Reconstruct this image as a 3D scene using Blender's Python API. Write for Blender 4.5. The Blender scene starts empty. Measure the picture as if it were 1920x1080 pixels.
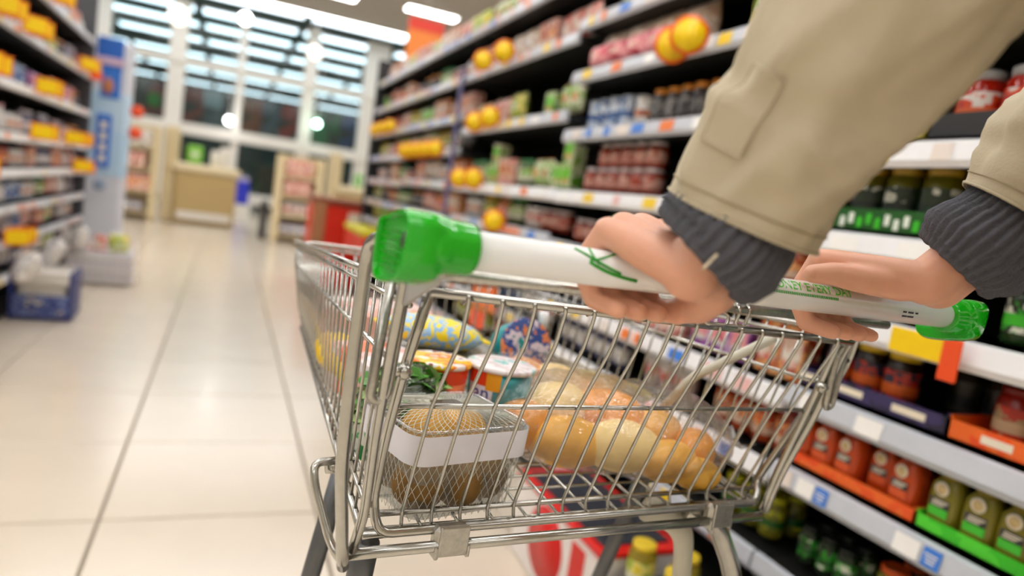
import bpy, math, random
from mathutils import Vector, Matrix, noise
rnd = random.Random(7)
PI = math.pi
scene = bpy.context.scene
COL = scene.collection
# ---------------------------------------------------------------- camera
cam_d = bpy.data.cameras.new('camera'); cam = bpy.data.objects.new('camera', cam_d); COL.objects.link(cam)
cam_d.sensor_width = 36; cam_d.lens = 24; cam_d.clip_start = .02; cam_d.clip_end = 120
cam.matrix_world = Matrix(((0.9145229, -0.08924673, -0.39456671, 0), (-0.37748637, 0.16239036, -0.91166519, 0),
                           (0.14543697, 0.98268224, 0.11482028, 1.04), (0, 0, 0, 1)))
cam_d.dof.use_dof = True; cam_d.dof.focus_distance = .60; cam_d.dof.aperture_fstop = 2.7
scene.camera = cam
# ---------------------------------------------------------------- world, exposure
w = bpy.data.worlds.new('world'); scene.world = w; w.use_nodes = True
w.node_tree.nodes['Background'].inputs[0].default_value = (.55, .6, .7, 1)
w.node_tree.nodes['Background'].inputs[1].default_value = .15
vs = scene.view_settings
vs.view_transform = 'Standard'; vs.look = 'None'; vs.gamma = 1; vs.use_curve_mapping = False
vs.exposure = 0.66
LIGHT = 7.5        # strength of the ceiling luminaires
scene.cycles.use_denoising = True
scene.cycles.max_bounces = 8; scene.cycles.transparent_max_bounces = 24
scene.cycles.sample_clamp_indirect = 6
scene.cycles.caustics_reflective = False; scene.cycles.caustics_refractive = False

# ---------------------------------------------------------------- materials
MATS = {}
def lin(c):
    if isinstance(c, str):
        c = tuple(int(c[i:i+2], 16)/255 for i in (0, 2, 4))
    return tuple((x/12.92 if x <= .04045 else ((x+.055)/1.055)**2.4) for x in c) + (1,)
def mat(name, col, rough=.5, metal=0, spec=.5, emit=0, alpha=1, vary=.06, scale=30, bump=0, coat=0, sss=0):
    if name in MATS: return MATS[name]
    m = bpy.data.materials.new(name); m.use_nodes = True; nt = m.node_tree; N = nt.nodes; b = N['Principled BSDF']
    c = lin(col)
    if vary or bump:
        tc = N.new('ShaderNodeTexCoord'); no = N.new('ShaderNodeTexNoise'); no.inputs['Scale'].default_value = scale
        no.inputs['Detail'].default_value = 5
        nt.links.new(tc.outputs['Object'], no.inputs['Vector'])
        mx = N.new('ShaderNodeMix'); mx.data_type = 'RGBA'
        mx.inputs[6].default_value = tuple(max(0, x*(1-vary)) for x in c[:3]) + (1,)
        mx.inputs[7].default_value = tuple(min(1, x*(1+vary)) for x in c[:3]) + (1,)
        nt.links.new(no.outputs['Fac'], mx.inputs[0]); nt.links.new(mx.outputs[2], b.inputs['Base Color'])
        if bump:
            bp = N.new('ShaderNodeBump'); bp.inputs['Strength'].default_value = bump; bp.inputs['Distance'].default_value = .002
            nt.links.new(no.outputs['Fac'], bp.inputs['Height']); nt.links.new(bp.outputs[0], b.inputs['Normal'])
    else: b.inputs['Base Color'].default_value = c
    b.inputs['Roughness'].default_value = rough; b.inputs['Metallic'].default_value = metal
    b.inputs['Specular IOR Level'].default_value = spec; b.inputs['Alpha'].default_value = alpha
    b.inputs['Coat Weight'].default_value = coat
    if sss: 
        b.inputs['Subsurface Weight'].default_value = sss; b.inputs['Subsurface Radius'].default_value = (1, .35, .2)
        b.inputs['Subsurface Scale'].default_value = .004
    if emit: b.inputs['Emission Color'].default_value = c; b.inputs['Emission Strength'].default_value = emit
    MATS[name] = m; return m
def artwork(name, cols, scale=18, rough=.35, stretch=(1, 1, 1), sharp=True):
    """printed packaging: patches of the given colours"""
    if name in MATS: return MATS[name]
    m = bpy.data.materials.new(name); m.use_nodes = True; nt = m.node_tree; N = nt.nodes; b = N['Principled BSDF']
    tc = N.new('ShaderNodeTexCoord'); mp = N.new('ShaderNodeMapping'); mp.inputs['Scale'].default_value = stretch
    oi = N.new('ShaderNodeObjectInfo'); 
    no = N.new('ShaderNodeTexNoise'); no.inputs['Scale'].default_value = scale; no.inputs['Detail'].default_value = 3; no.inputs['Roughness'].default_value = .6
    no.noise_dimensions = '4D'
    cr = N.new('ShaderNodeValToRGB'); cr.color_ramp.interpolation = 'CONSTANT' if sharp else 'LINEAR'
    n = len(cols); el = cr.color_ramp.elements
    while len(el) < n: el.new(.5)
    for i, c in enumerate(cols):
        el[i].position = 0 if i == 0 else .36 + .28*(i-.5)/(n-1) ; el[i].color = lin(c)
    nt.links.new(tc.outputs['Object'], mp.inputs[0]); nt.links.new(mp.outputs[0], no.inputs['Vector'])
    nt.links.new(oi.outputs['Random'], no.inputs['W'])
    nt.links.new(no.outputs['Fac'], cr.inputs[0]); nt.links.new(cr.outputs[0], b.inputs['Base Color'])
    b.inputs['Roughness'].default_value = rough
    MATS[name] = m; return m
def film(name, col=(1, 1, 1), gloss=.25, tint=.0, rough=.08, bump=0, bscale=60):
    """clear plastic film or pane: mostly transparent with glossy sheen"""
    if name in MATS: return MATS[name]
    m = bpy.data.materials.new(name); m.use_nodes = True; nt = m.node_tree; N = nt.nodes
    for n in list(N): N.remove(n)
    out = N.new('ShaderNodeOutputMaterial'); tr = N.new('ShaderNodeBsdfTransparent'); gl = N.new('ShaderNodeBsdfGlossy'); df = N.new('ShaderNodeBsdfDiffuse')
    tr.inputs[0].default_value = lin(col); gl.inputs['Roughness'].default_value = rough; df.inputs[0].default_value = lin(col)
    fr = N.new('ShaderNodeFresnel'); fr.inputs[0].default_value = 1.45
    ad = N.new('ShaderNodeMath'); ad.operation = 'MULTIPLY_ADD'; ad.inputs[1].default_value = .45; ad.inputs[2].default_value = gloss*.25
    m1 = N.new('ShaderNodeMixShader'); m2 = N.new('ShaderNodeMixShader'); m1.inputs[0].default_value = tint
    nt.links.new(tr.outputs[0], m1.inputs[1]); nt.links.new(df.outputs[0], m1.inputs[2])
    nt.links.new(fr.outputs[0], ad.inputs[0]); nt.links.new(ad.outputs[0], m2.inputs[0])
    nt.links.new(m1.outputs[0], m2.inputs[1]); nt.links.new(gl.outputs[0], m2.inputs[2]); nt.links.new(m2.outputs[0], out.inputs[0])
    if bump:
        tc = N.new('ShaderNodeTexCoord'); no = N.new('ShaderNodeTexNoise'); no.inputs['Scale'].default_value = bscale; no.inputs['Detail'].default_value = 4
        bp = N.new('ShaderNodeBump'); bp.inputs['Strength'].default_value = bump; bp.inputs['Distance'].default_value = .01
        nt.links.new(tc.outputs['Object'], no.inputs['Vector']); nt.links.new(no.outputs['Fac'], bp.inputs['Height'])
        nt.links.new(bp.outputs[0], gl.inputs['Normal']); nt.links.new(bp.outputs[0], fr.inputs['Normal'])
    MATS[name] = m; return m

# ---------------------------------------------------------------- mesh building
class MB:
    def __init__(s): s.v = []; s.f = []; s.m = []; s.sm = []
    def add(s, vs_, fs, mi=0, M=None, smooth=True):
        o = len(s.v)
        for p in vs_:
            p = Vector(p); s.v.append(M @ p if M else p)
        for f in fs: s.f.append(tuple(i+o for i in f)); s.m.append(mi); s.sm.append(smooth)
        return s
    def box(s, c, d, mi=0, M=None, bev=0):
        x, y, z = d[0]/2, d[1]/2, d[2]/2; T = Matrix.Translation(c); T = M @ T if M else T
        if bev <= 0:
            vs_ = [(i*x, j*y, k*z) for i in (-1, 1) for j in (-1, 1) for k in (-1, 1)]
            s.add(vs_, [(0, 1, 3, 2), (4, 6, 7, 5), (0, 4, 5, 1), (2, 3, 7, 6), (0, 2, 6, 4), (1, 5, 7, 3)], mi, T, False)
        else:
            b = min(bev, x*.99, y*.99, z*.99); vs_ = []; idx = {}
            for i in (-1, 1):
                for j in (-1, 1):
                    for k in (-1, 1):
                        idx[(i, j, k, 0)] = len(vs_); vs_.append((i*x, j*(y-b), k*(z-b)))
                        idx[(i, j, k, 1)] = len(vs_); vs_.append((i*(x-b), j*y, k*(z-b)))
                        idx[(i, j, k, 2)] = len(vs_); vs_.append((i*(x-b), j*(y-b), k*z))
            fs = []
            for i in (-1, 1):
                q = [idx[(i, -1, -1, 0)], idx[(i, 1, -1, 0)], idx[(i, 1, 1, 0)], idx[(i, -1, 1, 0)]]; fs.append(q if i > 0 else q[::-1])
                q = [idx[(-1, i, -1, 1)], idx[(-1, i, 1, 1)], idx[(1, i, 1, 1)], idx[(1, i, -1, 1)]]; fs.append(q if i > 0 else q[::-1])
                q = [idx[(-1, -1, i, 2)], idx[(1, -1, i, 2)], idx[(1, 1, i, 2)], idx[(-1, 1, i, 2)]]; fs.append(q if i > 0 else q[::-1])
                for j in (-1, 1):
                    q = [idx[(i, j, -1, 0)], idx[(i, j, -1, 1)], idx[(i, j, 1, 1)], idx[(i, j, 1, 0)]]; fs.append(q if i*j > 0 else q[::-1])
                    q = [idx[(-1, i, j, 1)], idx[(-1, i, j, 2)], idx[(1, i, j, 2)], idx[(1, i, j, 1)]]; fs.append(q if i*j > 0 else q[::-1])
                    q = [idx[(i, -1, j, 2)], idx[(i, -1, j, 0)], idx[(i, 1, j, 0)], idx[(i, 1, j, 2)]]; fs.append(q if i*j > 0 else q[::-1])
                    for k in (-1, 1):
                        q = [idx[(i, j, k, 0)], idx[(i, j, k, 1)], idx[(i, j, k, 2)]]; fs.append(q if i*j*k > 0 else q[::-1])
            s.add(vs_, fs, mi, T, False)
        return s
    def lathe(s, prof, n=20, mi=0, M=None, cap=True, sq=0):
        """profile [(r,z)], sq>0 squares the section"""
        vs_ = []; fs = []
        for r, z in prof:
            for i in range(n):
                a = 2*PI*(i+.5)/n; c, sn = math.cos(a), math.sin(a)
                k = 1
                if sq: k = 1/((abs(c)**sq + abs(sn)**sq)**(1/sq))
                vs_.append((r*c*k, r*sn*k, z))
        for j in range(len(prof)-1):
            for i in range(n):
                k = (i+1) % n; fs.append((j*n+i, j*n+k, (j+1)*n+k, (j+1)*n+i))
        if cap: fs.append(tuple(range(n))[::-1]); fs.append(tuple(range((len(prof)-1)*n, len(prof)*n)))
        return s.add(vs_, fs, mi, M)
    def tube(s, pts, r, n=8, mi=0, closed=False, M=None, caps=True, ref=None, flat=1):
        pts = [Vector(p) for p in pts]; L = len(pts); rs = r if isinstance(r, (list, tuple)) else [r]*L
        vs_ = []; fs = []; up = Vector(ref) if ref else None
        for i, p in enumerate(pts):
            a = pts[i-1] if (i > 0 or closed) else p; b = pts[(i+1) % L] if (i < L-1 or closed) else p
            t = (b-a).normalized()
            if up is None: up = Vector((0, 0, 1)) if abs(t.z) < .9 else Vector((1, 0, 0))
            x = t.cross(up).normalized(); y = x.cross(t).normalized(); up = y
            rr = rs[i]; rx, ry = rr if isinstance(rr, tuple) else (rr, rr*flat)
            for k in range(n):
                q = 2*PI*k/n; vs_.append(p + x*math.cos(q)*rx + y*math.sin(q)*ry)
        for i in range(L if closed else L-1):
            j = (i+1) % L
            for k in range(n):
                l = (k+1) % n; fs.append((i*n+k, i*n+l, j*n+l, j*n+k))
        if caps and not closed: fs.append(tuple(range(n))[::-1]); fs.append(tuple(range((L-1)*n, L*n)))
        return s.add(vs_, fs, mi, M)
    def ball(s, c, r, n=16, k=10, mi=0, M=None):
        c = Vector(c); r = r if isinstance(r, (tuple, list)) else (r, r, r); vs_ = []; fs = []
        for j in range(k+1):
            t = PI*j/k
            for i in range(n):
                a = 2*PI*i/n; q = Vector((math.sin(t)*math.cos(a)*r[0], math.sin(t)*math.sin(a)*r[1], math.cos(t)*r[2])); vs_.append(c+q)
        for j in range(k):
            for i in range(n):
                l = (i+1) % n; fs.append((j*n+i, (j+1)*n+i, (j+1)*n+l, j*n+l))
        return s.add(vs_, fs, mi, M)
    def quad(s, a, b, c, d, mi=0, M=None): return s.add([a, b, c, d], [(0, 1, 2, 3)], mi, M, False)
    def mesh(s, name, mats):
        me = bpy.data.meshes.new(name); me.from_pydata(s.v, [], s.f)
        for m in (mats if isinstance(mats, (list, tuple)) else [mats]): me.materials.append(m)
        me.polygons.foreach_set('material_index', s.m); me.polygons.foreach_set('use_smooth', s.sm); me.update(); return me
    def build(s, name, mats, parent=None, loc=(0, 0, 0), rot=None):
        return obj(name, s.mesh(name, mats), parent, loc, rot)
def obj(name, me, parent=None, loc=(0, 0, 0), rot=None):
    o = bpy.data.objects.new(name, me); COL.objects.link(o); o.parent = parent; o.location = loc
    if rot is not None:
        if isinstance(rot, Matrix): o.matrix_local = Matrix.Translation(loc) @ rot
        else: o.rotation_euler = rot
    return o
def tag(o, label, cat, group=None):
    o['label'] = label; o['category'] = cat
    if group: o['group'] = group
    return o
def thing(name, label, cat, loc=(0, 0, 0), rz=0, group=None):
    o = bpy.data.objects.new(name, None); COL.objects.link(o); o.location = loc; o.rotation_euler = (0, 0, rz); o.empty_display_size = .05
    return tag(o, label, cat, group)
def struct(o): o['kind'] = 'structure'; return o
def copy_tree(o, parent=None):
    c = o.copy(); COL.objects.link(c); c.parent = parent
    for ch in KIDS.get(o, []): copy_tree(ch, c)
    return c
KIDS = {}
def text_mesh(txt, size, depth=.0002, align='CENTER'):
    cu = bpy.data.curves.new('t', 'FONT'); cu.body = txt; cu.size = size; cu.extrude = depth; cu.align_x = align; cu.align_y = 'CENTER'; cu.resolution_u = 3
    o = bpy.data.objects.new('t', cu); COL.objects.link(o); dg = bpy.context.evaluated_depsgraph_get(); dg.update()
    me = bpy.data.meshes.new_from_object(o.evaluated_get(dg)); bpy.data.objects.remove(o); return me
def smooth_path(pts, k=4, closed=False):
    """Catmull-Rom"""
    P = [Vector(p) for p in pts]; out = []; n = len(P)
    rng = range(n if closed else n-1)
    for i in rng:
        p0 = P[i-1] if (i > 0 or closed) else P[0]*2-P[1]; p1 = P[i]; p2 = P[(i+1) % n]
        p3 = P[(i+2) % n] if (i+2 < n or closed) else P[n-1]*2-P[n-2]
        for j in range(k):
            t = j/k; out.append(.5*((2*p1)+(p2-p0)*t+(2*p0-5*p1+4*p2-p3)*t*t+(3*p1-p0-3*p2+p3)*t**3))
    if not closed: out.append(P[-1])
    return out
def bend(pts, r, k=4, closed=False):
    """polyline with rounded corners of radius r"""
    P = [Vector(p) for p in pts]; out = []; n = len(P)
    for i in range(n):
        if not closed and i in (0, n-1): out.append(P[i]); continue
        a = P[i-1]; b = P[i]; c = P[(i+1) % n]; da = (a-b); dc = (c-b); q = min(r, da.length*.45, dc.length*.45)
        s, e = b+da.normalized()*q, b+dc.normalized()*q
        for j in range(k+1):
            t = j/k; out.append((1-t)**2*s+2*t*(1-t)*b+t*t*e)
    return out
NTH = ['first', 'second', 'third', 'fourth', 'fifth', 'sixth', 'seventh', 'eighth', 'ninth', 'tenth', 'eleventh', 'twelfth', 'thirteenth', 'fourteenth', 'fifteenth', 'sixteenth', 'seventeenth', 'eighteenth']
#@@STRUCT
# ================================================================ setting
m_tile = mat('pale stone floor tile', 'd9ccb9', .13, vary=.05, scale=5, spec=.55)
nt = m_tile.node_tree; N = nt.nodes
tc = N.new('ShaderNodeTexCoord'); n2 = N.new('ShaderNodeTexNoise'); n2.inputs['Scale'].default_value = 6; n2.inputs['Detail'].default_value = 4
mr = N.new('ShaderNodeMapRange'); mr.inputs[3].default_value = .12; mr.inputs[4].default_value = .26
nt.links.new(tc.outputs['Object'], n2.inputs['Vector']); nt.links.new(n2.outputs['Fac'], mr.inputs[0]); nt.links.new(mr.outputs[0], N['Principled BSDF'].inputs['Roughness'])
m_grout = mat('floor grout', '8f8474', .8)
m_ceil = mat('ceiling panel', 'b6ada4', .8, scale=2)
m_dark = mat('dark canopy', '27423d', .6)
m_wall = mat('wall paint', 'c9c3b8', .8)
m_white = mat('white painted steel', 'e9e6df', .4)
m_tube = mat('lit diffuser', 'ffffff', emit=LIGHT, vary=0)
m_tube2 = mat('lit diffuser beyond the glass', 'e6f4ff', emit=2.6, vary=0)
X0, X1, Y0, Y1, ZC = -9, 9.4, -6, 40, 4.5
fl = struct(MB().box((.2, 17, -.06), (18.4, 46, .1)).build('floor', m_grout))
tile = MB().box((0, 0, -.006), (.592, .592, .012), bev=.0025).mesh('floor_tile', m_tile)
big = MB()
TS = .6
for i in range(-15, 16):
    for j in range(-10, 66):
        cx, cy = -.25+TS*(i+.5), .3+TS*(j+.5)
        near = -3 <= i <= 4 and 1 <= j <= 32
        if near: obj('floor_tile', tile, fl, (cx, cy, 0))
        elif -8.9 < cx < 9.1: big.box((cx, cy, -.006), (.592, .592, .012))
b = big.build('floor_tile_field', m_tile, fl); b['kind'] = 'stuff'
struct(MB().box((.2, 5, ZC+.05), (18.4, 22, .1)).build('ceiling', m_ceil))
struct(MB().box((.2, 28, ZC+.25), (18.4, 24, .1)).build('trim_1', m_dark))
struct(MB().box((.2, 16.0, ZC+.12), (18.4, .06, .3)).build('trim_2', m_white))
struct(MB().box((X0-.05, 17, 2.3), (.1, 46, 5)).build('wall_left', m_wall))
struct(MB().box((X1+.05, 17, 2.3), (.1, 46, 5)).build('wall_right', m_wall))
struct(MB().box((.2, Y0-.05, 2.3), (18.4, .1, 5)).build('wall_back', m_wall))
struct(MB().box((.2, Y1+.05, 2.3), (18.4, .1, 5)).build('wall_front', m_dark))
# luminaires ------------------------------------------------------
def luminaire(x0, x1, y, label, m=None, z=ZC, group=None, wd=.42):
    t = thing('ceiling_light', label, 'light', ((x0+x1)/2, y, z), 0, group)
    MB().box((0, 0, -.03), (x1-x0, wd+.04, .06), bev=.01).build('housing', m_white, t)
    MB().box((0, 0, -.065), (x1-x0-.04, wd, .02), bev=.006).build('diffuser', m or m_tube, t)
for r_, y in enumerate((-4, -1.2, 1.2, 3.8, 6.6, 8.9)):
    for (a, c, sd) in ((-7, -3.4, 'left'), (-2.2, 1.9, 'middle'), (2.6, 6.4, 'right')):
        luminaire(a, c, y, 'white tube light over the %s aisle, %s row counted from the back' % (sd, NTH[r_]), group='tube lights above the aisles')
luminaire(-2.4, 1.9, 13.5, 'long bright tube light over the checkouts', wd=.42)
luminaire(-6, 5.5, 15.6, 'very long tube light where the shop ceiling ends before the shopfront', wd=.14)
luminaire(2.75, 3.75, 13.2, 'short bright ceiling light just above the top of the right-hand shelves', wd=.3)
k = 0
for y in (16.9, 18.9, 20.9, 23.4, 26.8, 31, 36):
    x = -8
    while x < 9:
        luminaire(x, x+2.2, y, 'bluish tube light, %s from left, in the %s row behind the window mullions' % (NTH[int((x+8)/2.3)], NTH[k]), m_tube2, ZC+.2, 'tube light rows behind the mullions', wd=.5)
        x += 2.36
    k += 1
# glazed shopfront --------------------------------------------------
m_glass = film('shopfront glass', (.93, .97, .97), .04)
m_mull = mat('white window frame', 'f0ebe2', .4)
for i, x in enumerate((-4.3, -2.8, -1.3, .06, 1.62, 3.2, 4.8, 6.4)):
    struct(MB().box((x, 18, 2.3), ({-1.3: .36, .06: .17, 1.62: .3, 3.2: .6}.get(x, .3), .2, 4.7), bev=.02).build('trim_%d' % (3+i), m_mull))
for i, (z, h) in enumerate(((3.27, .15), (1.76, .26), (.32, .25))):
    struct(MB().box((.2, 18.0, z), (18.3, .3, h), bev=.01).build('trim_%d' % (20+i), m_mull))
for i in range(7):
    xa = (-4.3, -2.8, -1.3, .06, 1.62, 3.2, 4.8)[i]; xb = (-2.8, -1.3, .06, 1.62, 3.2, 4.8, 6.4)[i]
    wi = struct(MB().box(((xa+xb)/2, 18, 3.9), (xb-xa-.16, .012, 1.15)).build('window_%d' % (i+1), m_glass))
    MB().box(((xa+xb)/2, 18, 2.52), (xb-xa-.16, .012, 1.35)).build('pane', m_glass, wi)
    MB().box(((xa+xb)/2, 18, 1.07), (xb-xa-.16, .012, 1.2)).build('pane', m_glass, wi)
# globe lamps
m_globe = mat('lit globe', 'ffffff', emit=9, vary=0); m_globe2 = mat('lit greenish globe', 'c8ffe6', emit=9, vary=0)
for (x, y, z, r, lab, m) in ((-.1, 17.6, 2.09, .085, 'round white globe lamp low beside the second mullion', m_globe),
                             (1.86, 17.6, 2.37, .085, 'round greenish globe lamp right of the third mullion', m_globe2),
                             (.03, 16.4, 4.2, .12, 'large round globe lamp high on the thin mullion', m_globe),
                             (-1.3, 17.2, 4.1, .2, 'round lamp high on the left thick mullion', mat('soft globe', 'fff6ea', emit=1.3, vary=0)),
                             (1.6, 17.2, 3.95, .16, 'small round lamp high on the third mullion', mat('soft globe2', 'fff6ea', emit=1.3, vary=0))):
    t = thing('globe_lamp', lab, 'lamp', (x, y, z))
    MB().ball((0, 0, 0), r, 20, 14).build('globe', m, t)
    MB().tube([(0, 0, r*.95), (0, 0, 4.70-z)], .01, 6).build('cord', m_white, t)
# backdrop panels and units standing behind the glass
def board(name, lab, cat, c, d, m):
    return tag(MB().box((0, 0, 0), d, bev=.01).build(name, m, None, c), lab, cat)
bb = [(-3.5, 1.3, '2a2624', 'charcoal poster panel at the far left window'), (-2.35, .9, '31302e', 'dark grey poster panel behind the display stand'),
      (-1.68, .42, '701c14', 'dark maroon poster panel in the first window left of the thick mullion'),
      (-.9, .42, '6e2014', 'dark red poster panel right of the thick mullion'),
      (-.42, .5, '3c444a', 'slate grey poster panel between red ones'),
      (.37, .44, '7a3c18', 'brown poster panel right of the thin mullion'),
      (.83, .44, '3a4450', 'blue-grey poster panel in the third window'),
      (1.25, .38, '861c14', 'deep red poster panel left of the third mullion'),
      (2.15, .72, '1c5a2c', 'dark green poster panel right of the third mullion'),
      (2.72, .36, '1c3468', 'navy poster panel beside the wide white column'), (4.0, .9, '2a2624', 'charcoal poster panel right of the wide column')]
for x, wd, c, lab in bb:  # added panels: their dark colours imitate night outdoors and reflections in the glass
    board('poster', lab, 'poster', (x, 18.13, 2.31), (wd, .03, .84), artwork('poster '+c, [c, c, '1c1c1e', c], 2))
board('poster', 'small bright green sign in the leftmost window', 'sign', (-1.72, 18.1, 2.3), (.26, .02, .3), mat('green sign', '2f7d2a'))
board('poster', 'pale grey sheet hanging behind the thick mullion', 'sign', (-.5, 18.1, 2.55), (.4, .02, .4), mat('grey sheet', '7e8a90'))
board('poster', 'olive and red sign right of the thin mullion', 'sign', (.5, 18.1, 2.35), (.2, .02, .8), artwork('olive sign', ['6b5a10', '7a2a10', '6b5a10'], 3))
tag(MB().box((0, 0, 0), (2.1, .3, .9), bev=.02).build('recycling_bank', artwork('dark unit', ['1d2a33', '0e1218', '23402f'], 3), None, (-.5, 19.4, .45)), 'dark storage unit standing outside behind the checkouts', 'unit')
tag(MB().box((0, 0, 0), (2.4, .3, 1.2), bev=.02).build('recycling_bank', artwork('dark unit2', ['2c1a12', '14100e', '1e5a3c'], 3), None, (1.9, 19.4, .6)), 'dark brown and green unit standing outside on the right', 'unit')
#@@GONDOLA
# ================================================================ gondolas
m_shelf = mat('dark shelf steel', '1d1d1c', .5)
m_back = mat('black back panel', '0d0d0d', .7)
m_railw = mat('white price rail', 'f0f0f2', .3)
m_railg = mat('grey price rail', 'c6cad2', .3)
m_lab = [mat('white price label', 'f4f2ee', .4), mat('blue price label', '3f7fd8', .4), mat('yellow price label', 'f2cc1e', .4), mat('orange price label', 'ee7a2a', .4), mat('pink price label', 'e8b9b4', .4), mat('ivory label', 'e6d9cf', .4)]
m_talk = mat('yellow shelf talker', 'ffd200', .4); m_talkr = mat('orange shelf talker rim', 'f4700c', .4); m_talko = mat('bright orange card', 'f2521b', .4)
DEP = .42
def bay(side, y0, y1, shelves, label, base=.95, top=2.15, labels=True, white=()):
    """side=+1 right gondola with faces at x=1.2; side=-1 left gondola with faces at x=-1.1"""
    xf = 1.2 if side > 0 else -1.1
    t = thing('shelving_bay', label, 'shelving', (xf, (y0+y1)/2, 0), 0 if side > 0 else PI)
    L = y1-y0; out = {}
    MB().box((DEP+.03, 0, top/2), (.03, L-.004, top)).build('back_panel', m_back, t)
    for sy in (-1, 1):
        MB().box((DEP-.01, sy*(L/2-.015), top/2), (.05, .028, top)).build('upright', m_shelf, t)
    bz = MB().box((DEP/2+.01, 0, .06), (DEP-.02, L-.006, .12)).build('plinth', m_shelf, t)
    for i, z in enumerate(shelves):
        dx = 0
        sh = MB().box(((DEP+dx)/2+.0, 0, z-.035), (DEP-dx, L-.008, .03)).build('shelf', m_shelf, t)
        for yb in (-L/2+.008, L/2-.008):
            MB().add([(DEP, yb-.002, z-.05), (DEP, yb-.002, z-.16), (.05, yb-.002, z-.05), (DEP, yb+.002, z-.05), (DEP, yb+.002, z-.16), (.05, yb+.002, z-.05)],
                     [(0, 1, 2), (3, 5, 4), (0, 2, 5, 3), (1, 4, 5, 2), (0, 3, 4, 1)], 0, None, False).build('bracket', m_shelf, sh)
        pr = MB()
        prof = [(dx-.002, z-.006), (dx-.012, z-.010), (dx-.018, z-.045), (dx-.010, z-.058), (dx, z-.055)]
        vs_ = [(x, sgn*(L/2-.004), zz) for sgn in (-1, 1) for x, zz in prof]; n = len(prof)
        pr.add(vs_, [(i2, i2+1, i2+1+n, i2+n) for i2 in range(n-1)] + [tuple(range(n)), tuple(range(n, 2*n))[::-1], (n-1, 0, n, 2*n-1)], 0, None, False)
        r = pr.build('price_rail', m_railw if (i in white) else m_railg, sh)
        if labels:
            y = -L/2+.05+rnd.random()*.1
            while y < L/2-.06:
                ww = rnd.choice((.04, .055, .07)); mm = rnd.choice(m_lab if side > 0 else m_lab[:1]*4+m_lab[2:4]+m_lab[5:])
                if not (side > 0 and y0 < 1 and i < 5):
                    lb = MB().add([(dx-.0145, y, z-.014), (dx-.0145, y+ww, z-.014), (dx-.0195, y+ww, z-.046), (dx-.0195, y, z-.046)], [(0, 3, 2, 1)], 0, None, False)
                    lb.build('price_label', mm, sh)
                y += ww+rnd.choice((.02, .05, .09, .14))
        out[i] = sh
    return t, out
def talker(t, sh, y, z, m=None, r=.042, two=True):
    """round promotional wobbler standing out from the rail, turned towards the aisle"""
    sg = 1 if abs(t.rotation_euler.z) < 1 else -1
    n = Vector((-.62, -.78*sg, 0)); c = Vector((-.03-r*.6, y, z))
    if sg < 0:   # square cards on the left-hand shelves
        Q = Matrix.Translation(c) @ n.to_track_quat('X', 'Z').to_matrix().to_4x4()
        MB().box((0, 0, 0), (.003, r*1.9, r*1.35), 0, Q, bev=.0014).build('shelf_talker', m_talkr if two else m_talko, sh)
        MB().box((.003, 0, 0), (.002, r*1.65, r*1.08), 0, Q, bev=.0009).build('talker_face', m or m_talk, sh); return
    MB().tube([c, c+n*.003], r, 22).build('shelf_talker', m_talkr if two else m_talko, sh)
    MB().tube([c+n*.0032, c+n*.005], r*.8, 20).build('talker_face', m or m_talk, sh)
ORD = ['lowest', 'second', 'third', 'fourth', 'fifth', 'sixth', 'seventh', 'eighth', 'ninth', 'tenth']
# product prototypes: facing local -x, base at z=0
def P_jar(name, r=.034, h=.1, body='a33', lid='c33', label='eee', detail=False, band='333', sq=0, mats=None):
    mb_, ml, mlab, mband = mats
    n = 18 if detail else 12
    b = MB().lathe([(r*.9, 0), (r, .006), (r, h*.78), (r*.8, h*.86), (r*.8, h*.88)], n, 0, sq=sq)
    if not detail:
        b.lathe([(r*1.01, h*.2), (r*1.01, h*.66)], n, 2, cap=False, sq=sq); b.lathe([(r*1.02, h*.2), (r*1.02, h*.36)], n, 3, cap=False, sq=sq)
        b.lathe([(r*.86, h*.86), (r*.86, h), (r*.8, h*1.005)], n, 1)
        return obj(name, b.mesh(name, [mb_, ml, mlab, mband])), []
    o = obj(name, b.mesh(name, [mb_]))
    l = MB().lathe([(r*.86, h*.86), (r*.87, h*.985), (r*.8, h), (r*.76, h*.99)], 22).build('lid', ml, o)
    lb = MB().lathe([(r*1.012, h*.18), (r*1.012, h*.68)], n, 0, cap=False, sq=sq).lathe([(r*1.02, h*.28), (r*1.02, h*.46)], n, 1, cap=False, sq=sq).build('label', [mlab, mband], o)
    KIDS[o] = [l, lb]; return o, [l, lb]
def P_emblem(name, body, lid, text, accent, h=.112, r=.0295):
    """rounded jar with a round cream emblem over a dark band and coloured foot"""
    o = obj(name, MB().lathe([(r*.86, 0), (r, .008), (r*1.02, h*.5), (r*.98, h*.76), (r*.7, h*.88), (r*.7, h*.9)], 24, sq=4).mesh(name, [body]))
    l = MB().lathe([(r*.76, h*.88), (r*.78, h*.985), (r*.7, h)], 22).build('lid', lid, o)
    R = r*1.035
    e = MB().tube([(-R, 0, h*.74), (-R-.0012, 0, h*.74)], r*.44, 20, 0).tube([(-R-.0012, 0, h*.74), (-R-.0018, 0, h*.74)], r*.3, 18, 1).build('emblem', [m_cream, m_gold], o)
    d = MB().box((-R, 0, h*.51), (.0016, r*1.25, h*.15), 0, bev=.0006).box((-R, 0, h*.36), (.0016, r*1.25, h*.14), 1, bev=.0006)
    for q in range(3): d.box((-R-.001, (q-1)*r*.1, h*(.545-.035*q)), (.0006, r*(.95-.12*q), h*.016), 2)
    d = d.build('label', [text, accent, m_cream], o)
    KIDS[o] = [l, e, d]; return o, [l, e, d]
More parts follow.
